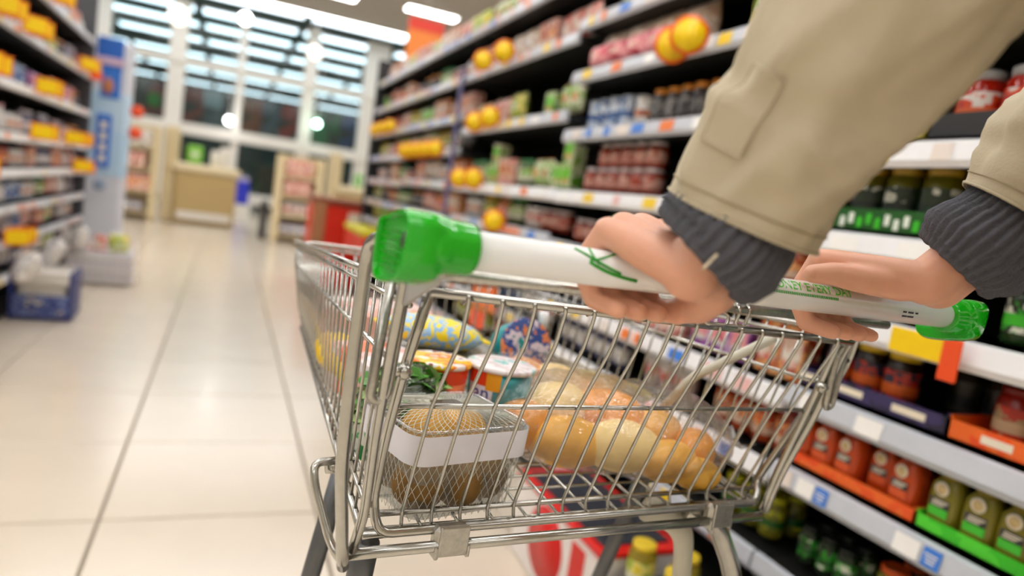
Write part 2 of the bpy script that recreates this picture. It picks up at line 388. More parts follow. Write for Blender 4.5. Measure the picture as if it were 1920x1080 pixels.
def P_bottle(name, r, h, mats):
    o = MB().lathe([(r*.92, 0), (r, .006), (r, h*.55), (r*.45, h*.75), (r*.38, h*.9)], 12, 0).lathe([(r*1.01, h*.15), (r*1.01, h*.48)], 12, 2, cap=False).lathe([(r*.45, h*.88), (r*.45, h), (r*.4, h*1.002)], 12, 1)
    return obj(name, o.mesh(name, mats)), []
def P_can(name, r, h, mats):
    o = MB().lathe([(r*.97, 0), (r, .003), (r*.98, .006), (r*.98, h-.006), (r, h-.003), (r*.96, h), (r*.92, h-.003)], 14, 1).lathe([(r*.992, .01), (r*.992, h-.01)], 14, 0, cap=False).lathe([(r*.998, h*.3), (r*.998, h*.5)], 14, 2, cap=False)
    return obj(name, o.mesh(name, mats)), []
def P_pack(name, w_, h, d, mats):
    vs_ = []; fs = []; nu, nv = 8, 8
    for s in (-1, 1):
        for j in range(nv+1):
            for i in range(nu+1):
                u, v = i/nu*2-1, j/nv*2-1
                th = d/2*max(0, (1-abs(u)**3)*(1-abs(v)**4))**.6
                wob = 1+.05*math.sin(9*u+5*v+s)
                vs_.append((s*th*wob, u*w_/2*(1-.05*v*v), (v+1)*h/2))
    m_ = (nu+1)*(nv+1)
    for s in (0, 1):
        for j in range(nv):
            for i in range(nu):
                a = s*m_+j*(nu+1)+i; q = (a, a+1, a+nu+2, a+nu+1); fs.append(q if s else q[::-1])
    b = MB().add(vs_, fs, 0)
    b.m = [1 if (k // nu) % nv in (3, 4) and 1 < k % nu < 6 else 0 for k in range(len(fs))]
    b.box((0, 0, h-.002), (.002, w_*.93, .008), 1); b.box((0, 0, .004), (.002, w_*.93, .008), 1)
    return obj(name, b.mesh(name, mats)), []
def P_carton(name, w_, h, d, mats):
    b = MB().box((0, 0, h/2), (d, w_, h), 0, bev=.0015).box((-d/2-.0003, 0, h*.55), (.0008, w_*.8, h*.5), 1).box((-d/2-.0007, 0, h*.3), (.0008, w_*.6, h*.14), 2)
    return obj(name, b.mesh(name, mats)), []
def P_tub(name, r, h, mats):
    b = MB().lathe([(r*.78, 0), (r*.8, .003), (r*.97, h*.88)], 16, 0).lathe([(r*1.04, h*.86), (r*1.04, h*.96), (r*.95, h)], 16, 1).lathe([(r*.9, h*.35), (r*.95, h*.65)], 16, 2, cap=False)
    return obj(name, b.mesh(name, mats)), []
USED = set()
def place(proto, side, xin, y, z, label, cat, group, rz=0, dy=0):
    o = proto[0]
    if o in USED: c = copy_tree(o)
    else: c = o; USED.add(o)
    xf = 1.2 if side > 0 else -1.1
    c.location = (xf+side*xin, y, z); c.rotation_euler = (0, 0, (0 if side > 0 else PI)+rz)
    tag(c, label, cat, group); return c
def run(side, z, y0, y1, proto, wd, desc, cat, where, rows=1, stack=1, xin=.05, gap=.004, h=0, jit=.08, skip=0, dep=None):
    """a facing of one product from y0 to y1, each with its own label counted from the left as the shopper sees the shelf"""
    n = int((y1-y0+gap)/(wd+gap)+1e-6)
    for q in range(n):
        y = y0+wd/2+q*(wd+gap); num = NTH[(n-1-q) if side > 0 else q]
        for k in range(rows):
            ns = stack if rnd.random() < .8 else 1
            for s in range(ns):
                pre = ('upper ' if s else 'lower ') if stack > 1 else ('rear ' if k else ('front ' if rows > 1 else ''))
                lab = '%s%s, %s from left, %s' % (pre, desc, num, where)
                place(proto, side, xin+(dep or wd)/2+k*((dep or wd)+.006)+rnd.uniform(-.003, .003), y+rnd.uniform(-1, 1)*gap*.4, z+s*h, lab, cat, desc+' on '+where, rnd.uniform(-jit, jit))
def tray(side, z, y0, y1, m, label, h=.035, d=.22, xin=.012, mark=None):
    """open display tray of printed card"""
    L = y1-y0; xf = 1.2 if side > 0 else -1.1; t = .0025
    b = MB().box((d/2, 0, t/2), (d, L, t)).box((t/2, 0, h/2), (t, L, h)).box((d-t/2, 0, h*.8), (t, L, h*1.6)).box((d/2, -L/2+t/2, h*.6), (d, t, h*1.2)).box((d/2, L/2-t/2, h*.6), (d, t, h*1.2))
    o = b.build('display_tray', m, None, (xf+side*xin, (y0+y1)/2, z+.001)); o.rotation_euler = (0, 0, 0 if side > 0 else PI)
    if mark:
        for yy in mark: MB().box((-.0008, yy*L, h*.52), (.0012, min(.07, L*.3), h*.4), bev=.0004).build('printed_mark', m_cream, o)
    return tag(o, label, 'tray')
m_cream = mat('cream print', 'f2e6cf', .5); m_gold = mat('gold print', 'd8bd84', .5)
c_ = lambda h_, r=.35: mat('plastic '+h_, h_, r, vary=.08)
m_jarw = c_('e8e4dc'); m_blackp = c_('2a2a2c'); m_olive = c_('7d7420', .2); m_orj = c_('c2481a', .2); m_green = c_('3fbf2a'); m_dgreen = c_('1f5a20')
#@@RIGHT
# ---- right-hand gondola
RB = ['nearest right bay', 'second right bay', 'third right bay', 'fourth right bay', 'furthest right bay']
bayA, shA = bay(1, -.25, 1.13, [.18, .35, .574, .751, .935, 1.10, 1.285, 1.52, 1.77], 'nearest bay of black shelving, right of the trolley handle', white=(5, 6, 4))
bayB, shB = bay(1, 1.13, 2.46, [.18, .35, .56, .735, .95, 1.146, 1.38, 1.60, 1.80], 'second bay of black shelving on the right, behind the near sleeve', white=(5, 2, 3))
bayC, shC = bay(1, 2.46, 3.79, [.18, .4, .6, .78, .97, 1.15, 1.46, 1.76, 2.0], 'third bay of black shelving on the right, above the handle end', top=2.3, white=(5,))
bayD, shD = bay(1, 3.79, 5.12, [.18, .4, .6, .78, .95, 1.15, 1.35, 1.54, 1.76, 2.0], 'fourth bay of black shelving on the right, past the purple strip', top=2.3)
bayE, shE = bay(1, 5.12, 6.45, [.18, .4, .6, .78, .95, 1.13, 1.33, 1.54, 1.76, 2.0], 'furthest bay of black shelving on the right, beside the white column', top=2.3)
tag(MB().box((0, 0, 0), (.012, .05, 1.0), bev=.004).build('aisle_marker_strip', mat('purple strip', '5d5a86'), None, (1.165, 3.83, 1.28)), 'narrow purple vertical strip fixed between the third and fourth right bays', 'sign')
tag(MB().box((0, 0, 0), (.5, .03, 2.2), bev=.004).build('gondola_end_panel', mat('dark end panel', '2b2a2c'), None, (1.42, 6.49, 1.1)), 'dark end panel closing the right-hand shelving', 'panel')
# bay A rails: individually placed labels
def plabel(sh, yc, z, wd, m, h=.034, t=None, x=-.0175):
    o = MB().add([(-.0150, -wd/2, h/2), (-.0150, wd/2, h/2), (-.0205, wd/2, -h/2), (-.0205, -wd/2, -h/2)], [(0, 3, 2, 1)], 0, None, False).build('price_label', m, sh, (0, yc, z-.03))
    return o
yA = (-.25+1.13)/2
for (i, z, ys) in ((2, .574, [(1.022, .045, 0), (.979, .034, 1), (.783, .05, 0), (.734, .034, 1), (1.085, .05, 5), (.6, .08, 0)]), (3, .751, [(.906, .06, 0), (1.05, .06, 0), (.5, .08, 0)]),
                   (4, .935, [(.35, .09, 0)]), (5, 1.10, [(.5, .08, 0)]), (1, .35, [(.9, .08, 0), (.6, .08, 0)])):
    for (y, wd, k) in ys: plabel(shA[i], y-yA, z, wd, m_lab[k])
for k in range(2):   # printed rules on the blue labels
    for q in range(3): MB().box((-.0195, (.979, .734)[k]-yA, .574-.024-q*.007), (.0008, .024-.004*q, .0026)).build('label_print', m_lab[0], shA[2])
# orange jars, olive jars and their trays, second shelf from the bottom seen
pj_or = P_emblem('chutney_jar', m_orj, c_('8e2f12'), m_blackp, c_('d4531e'))
pj_ol = P_emblem('pickle_jar', m_olive, c_('8a7a1e'), m_blackp, m_green)
zz = .575
lab = ['orange jar with cream roundel nearest the green tray', 'orange jar with cream roundel, second from the green tray', 'orange jar with cream roundel, third from the green tray', 'orange jar with cream roundel, fourth from the green tray',
       'orange jar with cream roundel, fifth from the green tray, behind trolley wires', 'orange jar with cream roundel, sixth from the green tray, behind trolley wires', 'orange jar with cream roundel furthest from the green tray']
for i, y in enumerate((.842, .905, .972, 1.035, 1.098)):
    place(pj_or, 1, .048+(.02 if i == 1 else 0), y, zz, lab[i], 'jar', 'orange chutney jars above the blue labels', rnd.uniform(-.1, .1))
for i, y in enumerate((.762, .700, .640, .580, .52)):
    place(pj_ol, 1, .048, y, zz, ('olive green jar with cream roundel nearest the orange jars', 'olive green jar with cream roundel, second from the orange jars', 'olive green jar with cream roundel, third from the orange jars', 'olive green jar with cream roundel at the right frame edge', 'olive green jar just beyond the right frame edge')[i], 'jar', 'olive green pickle jars in the green tray', rnd.uniform(-.1, .1))
m_tro = artwork('orange tray card', ['f0560f', 'f36a1e', 'ee4c0c'], 14); m_trg = artwork('green tray card', ['35c51c', '4fd92e', '27ad18'], 14); m_trp = artwork('purple tray card', ['2b2545', '3a3160', '201b36'], 14)
tray(1, .574, .800, 1.12, m_tro, 'orange card tray under the orange jars', h=.026)
tray(1, .574, .40, .796, m_trg, 'bright green card tray under the olive jars', h=.026)
# shelf .751
pj_dk = P_jar('sauce_jar', .033, .12, detail=True, mats=(c_('231612', .2), c_('d8b41a'), artwork('label red dark', ['232336', 'b0281c', '232336', '2b3550'], 30), c_('d25b18')))
pj_rd = P_jar('sauce_jar', .034, .11, detail=True, mats=(c_('8c1409', .2), c_('7d160e'), artwork('label red cream', ['b0281c', 'c4321c', 'b89c72'], 22), c_('e2c9a0')))
pj_br = P_jar('relish_jar', .032, .12, detail=True, mats=(c_('2b1a0c', .2), c_('1d1914'), artwork('label drab', ['2a2a26', '3d3a30', '50544a'], 30), m_blackp))
tray(1, .751, .778, 1.12, m_trp, 'dark purple card tray on the shelf above the orange jars', mark=(-.28, .12, .4))
tray(1, .751, .60, .774, m_tro, 'orange-red card tray on the shelf above the olive jars', mark=(.02,))
for i, y in enumerate((.925, .998, 1.07)):
    place(pj_dk, 1, .075, y, .753, ('dark sauce jar with yellow lid nearest the orange-red tray', 'dark sauce jar with yellow lid, second in the purple tray', 'dark sauce jar with yellow lid, third in the purple tray', 'dark sauce jar with yellow lid furthest in the purple tray')[i], 'jar', 'yellow-lidded dark jars in the purple tray', rnd.uniform(-.2, .2))
for i, y in enumerate((.86, .79)):
    place(pj_br, 1, .18, y, .753, ('dark brown relish jar set back behind the orange-red tray, left', 'dark brown relish jar set back behind the orange-red tray, right')[i], 'jar', 'brown relish jars set back', 0)
for i, y in enumerate((.715, .642, .56)):
    place(pj_rd, 1, .095, y, .753, ('red jar with cream mark in the orange-red tray', 'red jar with cream mark, second in the orange-red tray', 'red jar with cream mark beyond the frame edge')[i], 'jar', 'red sauce jars in the orange-red tray', rnd.uniform(-.2, .2))
# shelf .935
pj_pu = P_jar('mayonnaise_jar', .03, .115, detail=True, mats=(c_('1d3a16', .25), c_('a58fc4'), artwork('label green white', ['35a82a', 'e6e8d8', '1f2a1a', '2f9a2a'], 40), m_green))
for i, y in enumerate((.72, .655, .59)):
    place(pj_pu, 1, .06, y, .936, ('green-labelled jar with lilac lid right of the handle end', 'green-labelled jar with lilac lid at the right edge', 'green-labelled jar with lilac lid beyond the frame')[i], 'jar', 'lilac-lidded jars right of the handle', 0)
pj_yl = P_jar('mustard_jar', .032, .12, detail=True, mats=(c_('b89a14', .3), c_('c9b01a'), artwork('label mustard', ['d8c21c', '1f1c14', 'c8a81a'], 25), m_blackp))
for i, y in enumerate((.88, .95, 1.02, 1.09)):
    place(pj_yl, 1, .07+(i % 2)*.015, y, .936, 'yellow mustard jar, %s from right, on the shelf just behind the right hand' % NTH[i], 'jar', 'mustard jars behind the right hand', 0)
# promotional yellow/orange flag under the handle end
fg = thing('promotional_flag', 'yellow and orange promotional flag hanging from the rail beneath the handle end', 'sign', (1.165, .80, .905))
MB().box((0, .03, 0), (.006, .11, .045), bev=.001).build('card', m_talk, fg)
MB().box((-.004, -.035, -.012), (.006, .034, .075), bev=.002).build('end_tab', m_talko, fg)
# shelf 1.10
pj_gj = P_jar('gherkin_jar', .036, .14, detail=True, mats=(c_('5f5a12', .15), c_('a8841a'), artwork('label dark green', ['1b2a18', '26361c', '1b2a18', 'c8c8b8'], 26), c_('16241a')))
for i, y in enumerate((1.085, 1.005, .925, .845, .765, .685)):
    place(pj_gj, 1, .075+(.05 if i > 2 else 0), y, 1.101, ('gherkin jar with brass lid nearest the sleeve', 'gherkin jar with brass lid, second from the sleeve', 'gherkin jar with brass lid, third from the sleeve', 'dim gherkin jar set back, fourth from the sleeve', 'dim gherkin jar set back, fifth from the sleeve', 'dim gherkin jar furthest right behind the knitted cuff')[i], 'jar', 'gherkin jars between sleeve and cuff', 0)
tr = tray(1, 1.10, .90, 1.12, m_dgreen, 'dark card tray printed with bright green and white blocks under the gherkin jars', h=.045)
for q in range(9):
    MB().box((-.0008, -.092+q*.0215, .016+(q % 2)*.008), (.0014, .012, .022), bev=.0004).build('printed_mark', (m_green, c_('e6efe0'))[(q*5//3) % 2], tr)
# shelf 1.285
pj_re = P_jar('pasta_sauce_jar', .04, .13, detail=True, mats=(c_('a81e0a', .15), c_('a9a9a9', .25), artwork('label red white', ['c8230f', 'e6e0d8', 'd4441a', 'b01a0c'], 16), c_('d9602a')))
for i, y in enumerate((.895, .81, .725, .64, .55)):
    place(pj_re, 1, .085, y, 1.288, ('red pasta sauce jar nearest the sleeve on the top shelf in view', 'red pasta sauce jar with silver lid in the black tray', 'red pasta sauce jar, third in the black tray', 'red pasta sauce jar at the right edge of the black tray', 'red pasta sauce jar beyond the frame')[i], 'jar', 'red pasta sauce jars in the black tray', rnd.uniform(-.3, .3))
tr = tray(1, 1.285, .60, .935, m_blackp, 'black display tray with a pale oval mark under the red jars', h=.045)
MB().lathe([(.5, 0), (.5, 1)], 24, 0, Matrix.Translation((-.0008, .02, .024)) @ Matrix.Rotation(-PI/2, 4, 'Y') @ Matrix.Diagonal((.014, .075, .0012, 1))).build('printed_mark', c_('8d8d8f'), tr)
tray(1, 1.285, .94, 1.12, mat('olive tray', '9c8f1e'), 'yellow-green card tray beside the black tray', h=.035)
# lower shelf .35 of bay A
pl1 = P_jar('salsa_jar', .03, .1, detail=True, mats=(c_('6b6a14', .2), c_('d8561a'), artwork('lab salsa', ['2c3a14', 'b9bb2a', '3b4a18'], 25), m_olive))
pl2 = P_jar('herb_jar', .022, .085, detail=True, mats=(c_('20301a', .2), c_('131813'), artwork('lab herb', ['e0e6d2', '2f9a2a', '1a2216', 'e8ecd8'], 40), m_dgreen))
pl3 = P_jar('olive_jar', .03, .1, detail=True, mats=(c_('6f6a18', .2), c_('b8b81e'), artwork('lab ol', ['b5b82a', '6a6a1a', '2a3014'], 25), m_dgreen))
run(1, .351, 1.13+.02, 1.4, pl3, .062, 'green olive jar', 'jar', 'low shelf right of the trolley leg', rows=2)
run(1, .351, .93, 1.12, pl2, .048, 'small herb jar', 'jar', 'lowest shelf in view, below the blue label', rows=2)
run(1, .351, .62, .92, pl1, .064, 'salsa jar with orange lid', 'jar', 'bottom right corner below the olive jars', rows=2)
#@@RIGHT2
# generic product types for the blurred shelves
AW = lambda nm, cols, sc=22: artwork(nm, cols, sc)
a_red = AW('print red pink', ['c8302a', 'e08a7c', 'f0d0c2', 'b02018']); a_grn = AW('print green white', ['5f9a2c', 'e2e6c4', '86b83c', 'efe6d2']); a_crm = AW('print cream', ['e3d6c0', 'c9a98a', 'f0e8da', 'd9b8a4'])
a_org = AW('print orange', ['dc641c', 'f0b070', 'b03a14', 'f0d8b0']); a_blu = AW('print blue', ['5f9ad6', 'dfe8f2', '2c4f8c', 'a9c8ea']); a_pnk = AW('print pink', ['e36a78', 'f0a2a6', 'c23a50']); a_dk = AW('print dark', ['2b2c30', '4a4648', '8c8a88', '1c1c1f'])
a_yel = AW('print yellow green', ['c8cf3a', '8fa82c', 'e6dc7c', 'd9c21e']); a_pur = AW('print purple', ['34345a', '7a7a9a', '1e1c34', 'b6b2c8']); a_wht = AW('print white', ['ece9e4', 'cfc9c4', 'f6f4f0', 'b9b2b8']); a_mix = AW('print mixed', ['8a2a30', '40405e', 'd8c8c0', '6a6a80'])
a_vio = AW('print violet', ['7a2a86', 'b06ab8', 'e6d8e8'])
pk = lambda nm, w_, h, d, a, b2: P_pack(nm, w_, h, d, [a, b2])
T = {
 'redpack': (P_pack('snack_packet', .1, .128, .06, [a_red, a_crm]), .1, 'pink and red snack packet', 'packet', .06),
 'rice': (P_pack('rice_packet', .16, .14, .08, [a_crm, a_wht]), .16, 'plump cream-coloured packet', 'packet', .08),
 'greenpack': (P_pack('soup_packet', .09, .12, .05, [a_grn, a_org]), .09, 'green and white soup packet', 'packet', .05),
 'yelpack': (P_pack('crisp_packet', .14, .138, .07, [a_yel, a_grn]), .14, 'yellow-green packet', 'packet', .07),
 'orcart': (P_carton('stuffing_carton', .075, .13, .05, [a_org, a_crm, a_red]), .075, 'orange and brown carton', 'carton', .05),
 'grncart': (P_carton('noodle_carton', .08, .1, .06, [a_grn, c_('6fc92f'), a_org]), .08, 'bright green and white carton', 'carton', .06),
 'redcart': (P_carton('gravy_carton', .09, .125, .06, [a_red, a_org, a_crm]), .09, 'red and cream carton', 'carton', .06),
 'bluecan': (P_can('soup_can', .036, .11, [a_blu, c_('a9b4c4', .25), c_('3a5f9e')]), .074, 'blue and white can', 'can', .074),
 'whtcan': (P_can('bean_can', .034, .1, [a_wht, c_('a8a8a8', .25), a_org]), .07, 'white and orange can', 'can', .07),
 'dkjar': (P_jar('curry_paste_jar', .032, .11, mats=(c_('35302e', .2), c_('d88a2c'), a_dk, a_dk)), .068, 'dark jar with orange lid', 'jar', .068),
 'rdjar': (P_jar('jam_jar', .036, .088, mats=(c_('86260f', .2), c_('d8cfcf'), AW('jam label', ['a83a22', 'd8a898', '8a2a18'], 24), c_('c98a7c'))), .076, 'red-brown jar with white lid', 'jar', .076),
 'grnjar': (P_jar('pickle_jar', .033, .12, mats=(c_('4c5a22', .2), c_('3c8a4c'), a_grn, c_('d8d8c0'))), .07, 'green jar with green lid', 'jar', .07),
 'yljar': (P_jar('relish_jar', .033, .11, mats=(c_('8c7a22', .2), c_('e0c02c'), a_yel, c_('d8d8c0'))), .07, 'yellow jar with yellow lid', 'jar', .07),
 'orjar': (P_jar('tomato_jar', .033, .11, mats=(c_('a3401c', .2), c_('7c1c14'), a_org, c_('d8b8a0'))), .07, 'tomato-red jar with dark red lid', 'jar', .07),
 'whtub': (P_tub('dressing_tub', .036, .09, [c_('d8c8c0'), c_('ece8e6'), a_red]), .076, 'white and red tub', 'tub', .076),
 'prpbox': (P_carton('tea_carton', .1, .08, .07, [a_pur, a_wht, a_mix]), .1, 'purple-grey and white carton', 'carton', .07),
 'mixbox': (P_carton('cleaning_carton', .07, .12, .05, [a_mix, a_pur, a_wht]), .07, 'maroon and slate carton', 'carton', .05),
 'whtbag': (P_pack('flour_bag', .12, .135, .09, [a_wht, a_crm]), .12, 'white paper bag', 'bag', .09),
 'purbot': (P_bottle('shampoo_bottle', .03, .138, [a_pur, c_('e8e4e8'), a_wht]), .064, 'slate-purple bottle with white cap', 'bottle', .064),
 'whtbot': (P_bottle('lotion_bottle', .032, .136, [c_('ece6e0'), c_('e0a8b0'), a_wht]), .068, 'white bottle with pink cap', 'bottle', .068),
 'viobox': (P_carton('sweet_carton', .07, .1, .05, [a_vio, a_pnk, a_wht]), .07, 'violet and pink carton', 'carton', .05),
 'pinkpk': (P_pack('sweet_packet', .12, .075, .05, [a_pnk, a_red]), .12, 'rose-pink packet', 'packet', .05),
 'orgbot': (P_bottle('ketchup_bottle', .03, .136, [a_org, c_('e8e0d0'), a_red]), .064, 'orange bottle with pale cap', 'bottle', .064),
}
def fill(side, z, i, bayname, segs, rows=1, extra=''):
    where = '%s shelf, %s' % (ORD[i], bayname)
    seen = set(); ks = [q[0] for q in segs]
    for (k, ya, yb, *o) in segs:
        p, wd, desc, cat, dep = T[k]; st = o[0] if o else 1
        where = '%s shelf, %s' % (ORD[i], bayname)
        if ks.count(k) > 1: where = ('far' if k in seen else 'near')+' run, '+where
        seen.add(k)
        run(side, z+.001, ya, yb, p, wd, desc, cat, where, rows=rows, stack=st, h={'redpack': 0, 'rdjar': .089, 'grncart': .101, 'whtcan': .101, 'prpbox': .081, 'whtub': .092, 'dkjar': .111, 'bluecan': .111}.get(k, .1), dep=dep)
def autofill(side, z, i, bayname, ya, yb, kinds, first=None):
    """split the shelf into short runs of different goods"""
    segs = []; y = ya; ks = list(kinds); rnd.shuffle(ks)
    if first: ks = first+[k for k in ks if k not in first]
    for k in ks:
        wd = T[k][1]; n = max(1, round(rnd.uniform(.16, .34)/wd)); L = n*wd+(n-1)*.004+.001
        if y+L > yb:
            n = int((yb-y+.003)/(wd+.004)); L = n*wd+(n-1)*.004+.001
        if n < 1: continue
        segs.append((k, y, y+L, 2) if k in ('grncart', 'whtcan', 'prpbox') and rnd.random() < .4 and z < 1.9 and side > 0 and i in (5, 6) and bayname == RB[2] else (k, y, y+L)); y += L+rnd.choice((.01, .02, .05))
    fill(side, z, i, bayname, segs)
# bay B
fill(1, 1.80, 8, RB[1], [('yelpack', 1.15, 2.42)])
fill(1, 1.60, 7, RB[1], [('yelpack', 1.15, 1.62), ('rice', 1.75, 2.44)])
fill(1, 1.38, 6, RB[1], [('yelpack', 1.16, 1.32), ('dkjar', 1.42, 2.0), ('whtcan', 2.02, 2.1), ('bluecan', 2.12, 2.44)])
fill(1, 1.146, 5, RB[1], [('rdjar', 1.2, 1.75, 2), ('rdjar', 1.9, 2.44, 2)])
fill(1, .95, 4, RB[1], [('orjar', 1.15, 1.5), ('whtcan', 1.52, 1.9), ('grnjar', 1.92, 2.14), ('rdjar', 2.16, 2.44)])
fill(1, .735, 3, RB[1], [('orcart', 1.15, 1.32), ('viobox', 1.34, 1.56), ('redcart', 1.6, 1.9), ('prpbox', 1.92, 2.15), ('whtub', 2.17, 2.44)])
fill(1, .56, 2, RB[1], [('orjar', 1.15, 1.5), ('whtub', 1.55, 1.85), ('purbot', 1.9, 2.4)])
fill(1, .35, 1, RB[1], [('yljar', 1.45, 1.8), ('grnjar', 1.82, 2.1), ('orjar', 2.12, 2.42)])
for q in range(5):  # rose-pink packets lying in front of the cream ones
    place(T['pinkpk'][0], 1, .02, 1.8+.13*q, 1.601, 'rose-pink packet, %s from right, in front of the plump cream packets' % NTH[q], 'packet', 'rose-pink packets before the cream ones', rnd.uniform(-.15, .15))
# bay C
fill(1, 2.0, 8, RB[2], [('rice', 2.48, 2.83), ('yelpack', 2.85, 3.16), ('redpack', 3.18, 3.4), ('greenpack', 3.42, 3.76)])
fill(1, 1.76, 7, RB[2], [('redpack', 2.48, 2.8), ('redcart', 2.82, 3.02), ('rice', 3.05, 3.4), ('orcart', 3.42, 3.76)])
fill(1, 1.46, 6, RB[2], [('greenpack', 2.5, 2.7), ('grncart', 2.74, 2.84), ('yelpack', 3.12, 3.28), ('redpack', 3.3, 3.52), ('greenpack', 3.56, 3.76)])
fill(1, 1.15, 5, RB[2], [('grncart', 2.48, 2.66, 2), ('greenpack', 2.68, 2.88), ('grnjar', 2.9, 3.06), ('redcart', 3.08, 3.28), ('grncart', 3.3, 3.48, 2), ('grnjar', 3.5, 3.76)])
fill(1, .97, 4, RB[2], [('rdjar', 2.48, 2.72), ('whtub', 2.74, 2.92), ('grnjar', 2.94, 3.1), ('orgbot', 3.12, 3.26), ('yljar', 3.3, 3.5), ('whtcan', 3.52, 3.76)])
fill(1, .78, 3, RB[2], [('prpbox', 2.48, 2.7), ('yljar', 2.72, 2.9), ('whtub', 2.92, 3.1), ('orjar', 3.12, 3.3), ('mixbox', 3.42, 3.76)])
fill(1, .6, 2, RB[2], [('whtcan', 2.48, 2.8), ('bluecan', 2.82, 3.1), ('grncart', 3.12, 3.3), ('orcart', 3.32, 3.76)])
fill(1, .4, 1, RB[2], [('orjar', 2.48, 3.1), ('yljar', 3.12, 3.76)])
# bays D, E
FOOD = ['redpack', 'greenpack', 'orcart', 'grncart', 'redcart', 'whtcan', 'orjar', 'yljar', 'grnjar', 'whtub', 'rice', 'orgbot', 'rdjar', 'yelpack', 'dkjar']
for b_, (ya, yb) in ((3, (3.83, 5.08)), (4, (5.14, 6.42))):
    for i, z in ((2, .6), (3, .78), (4, .95), (5, 1.15 if b_ == 3 else 1.13), (6, 1.35 if b_ == 3 else 1.33), (7, 1.54), (8, 1.76), (9, 2.0)):
        autofill(1, z, i, RB[b_], ya, yb, FOOD if z < 1.9 else ['rice', 'redpack', 'yelpack', 'greenpack', 'orcart', 'redcart'])
yB, yC, yD, yE = 1.795, 3.125, 4.455, 5.785
for (t, sh, i, y, z) in ((bayB, shB, 7, 1.66-yB, 1.585), (bayB, shB, 7, 1.73-yB, 1.57), (bayC, shC, 7, 3.13-yC, 1.76), (bayC, shC, 8, 2.55-yC, 1.95), (bayC, shC, 7, 3.42-yC, 1.76),
                         (bayC, shC, 6, 3.2-yC, 1.46), (bayC, shC, 6, 3.42-yC, 1.45), (bayC, shC, 5, 3.32-yC, 1.16), (bayC, shC, 5, 3.55-yC, 1.16), (bayC, shC, 4, 2.95-yC, .97),
                         (bayD, shD, 6, 4.1-yD, 1.33), (bayD, shD, 6, 4.3-yD, 1.33), (bayD, shD, 6, 4.5-yD, 1.33), (bayD, shD, 6, 4.7-yD, 1.33), (bayD, shD, 6, 4.9-yD, 1.33),
                         (bayE, shE, 7, 5.5-yE, 1.54), (bayE, shE, 7, 5.8-yE, 1.54), (bayE, shE, 7, 6.1-yE, 1.54)):
    talker(t, sh[i], y, z, r=.055)
board('promotional_card', 'orange card hanging on the rail behind the trolley basket', 'sign', (1.14, 2.95, .64), (.008, .3, .16), artwork('orange promo', ['f2641e', 'f07a34', 'f2641e', 'e8a884'], 6))
board('promotional_card', 'small orange-red card hanging lower behind the teal pack', 'sign', (1.14, 3.0, .5), (.008, .2, .09), m_talko)
fb = thing('floor_display_bin', 'low white floor bin with big red round print, between the trolley and the right shelves', 'bin', (1.02, 1.56, 0))
m_fw = mat('white card', 'ece6e2', .5); m_fr = mat('red print', 'd8160e', .4)
MB().box((0, 0, .12), (.24, .5, .24), bev=.006).build('body', m_fw, fb)
MB().lathe([(.105, 0), (.105, .003)], 28, 0, Matrix.Translation((-.1195, .03, .13)) @ Matrix.Rotation(-PI/2, 4, 'Y')).build('round_print', [m_fr, m_fw], fb)
MB().box((-.121, -.15, .11), (.003, .07, .22), bev=.001).build('red_stripe', m_fr, fb)
MB().box((0, .0, .248), (.25, .51, .016), bev=.004).build('red_rim', m_fr, fb)
MB().box((0, 0, .258), (.2, .44, .006), bev=.002).build('dark_insert', mat('navy card', '1d2230'), fb)
fb2 = thing('floor_display_bin', 'low navy floor tray holding pale jars beside the trolley leg', 'bin', (1.04, 1.12, 0))
MB().box((0, 0, .1), (.24, .34, .2), bev=.006).build('body', mat('navy card', '1d2230'), fb2)
for q in range(5):
    place(T['yljar'][0], 1, 0, 0, 0, 'yellow jar, %s from the front, standing in the navy floor tray' % NTH[q], 'jar', 'yellow jars in the navy floor tray').location = (.975+.075*(q % 2), .99+q*.065, .202)
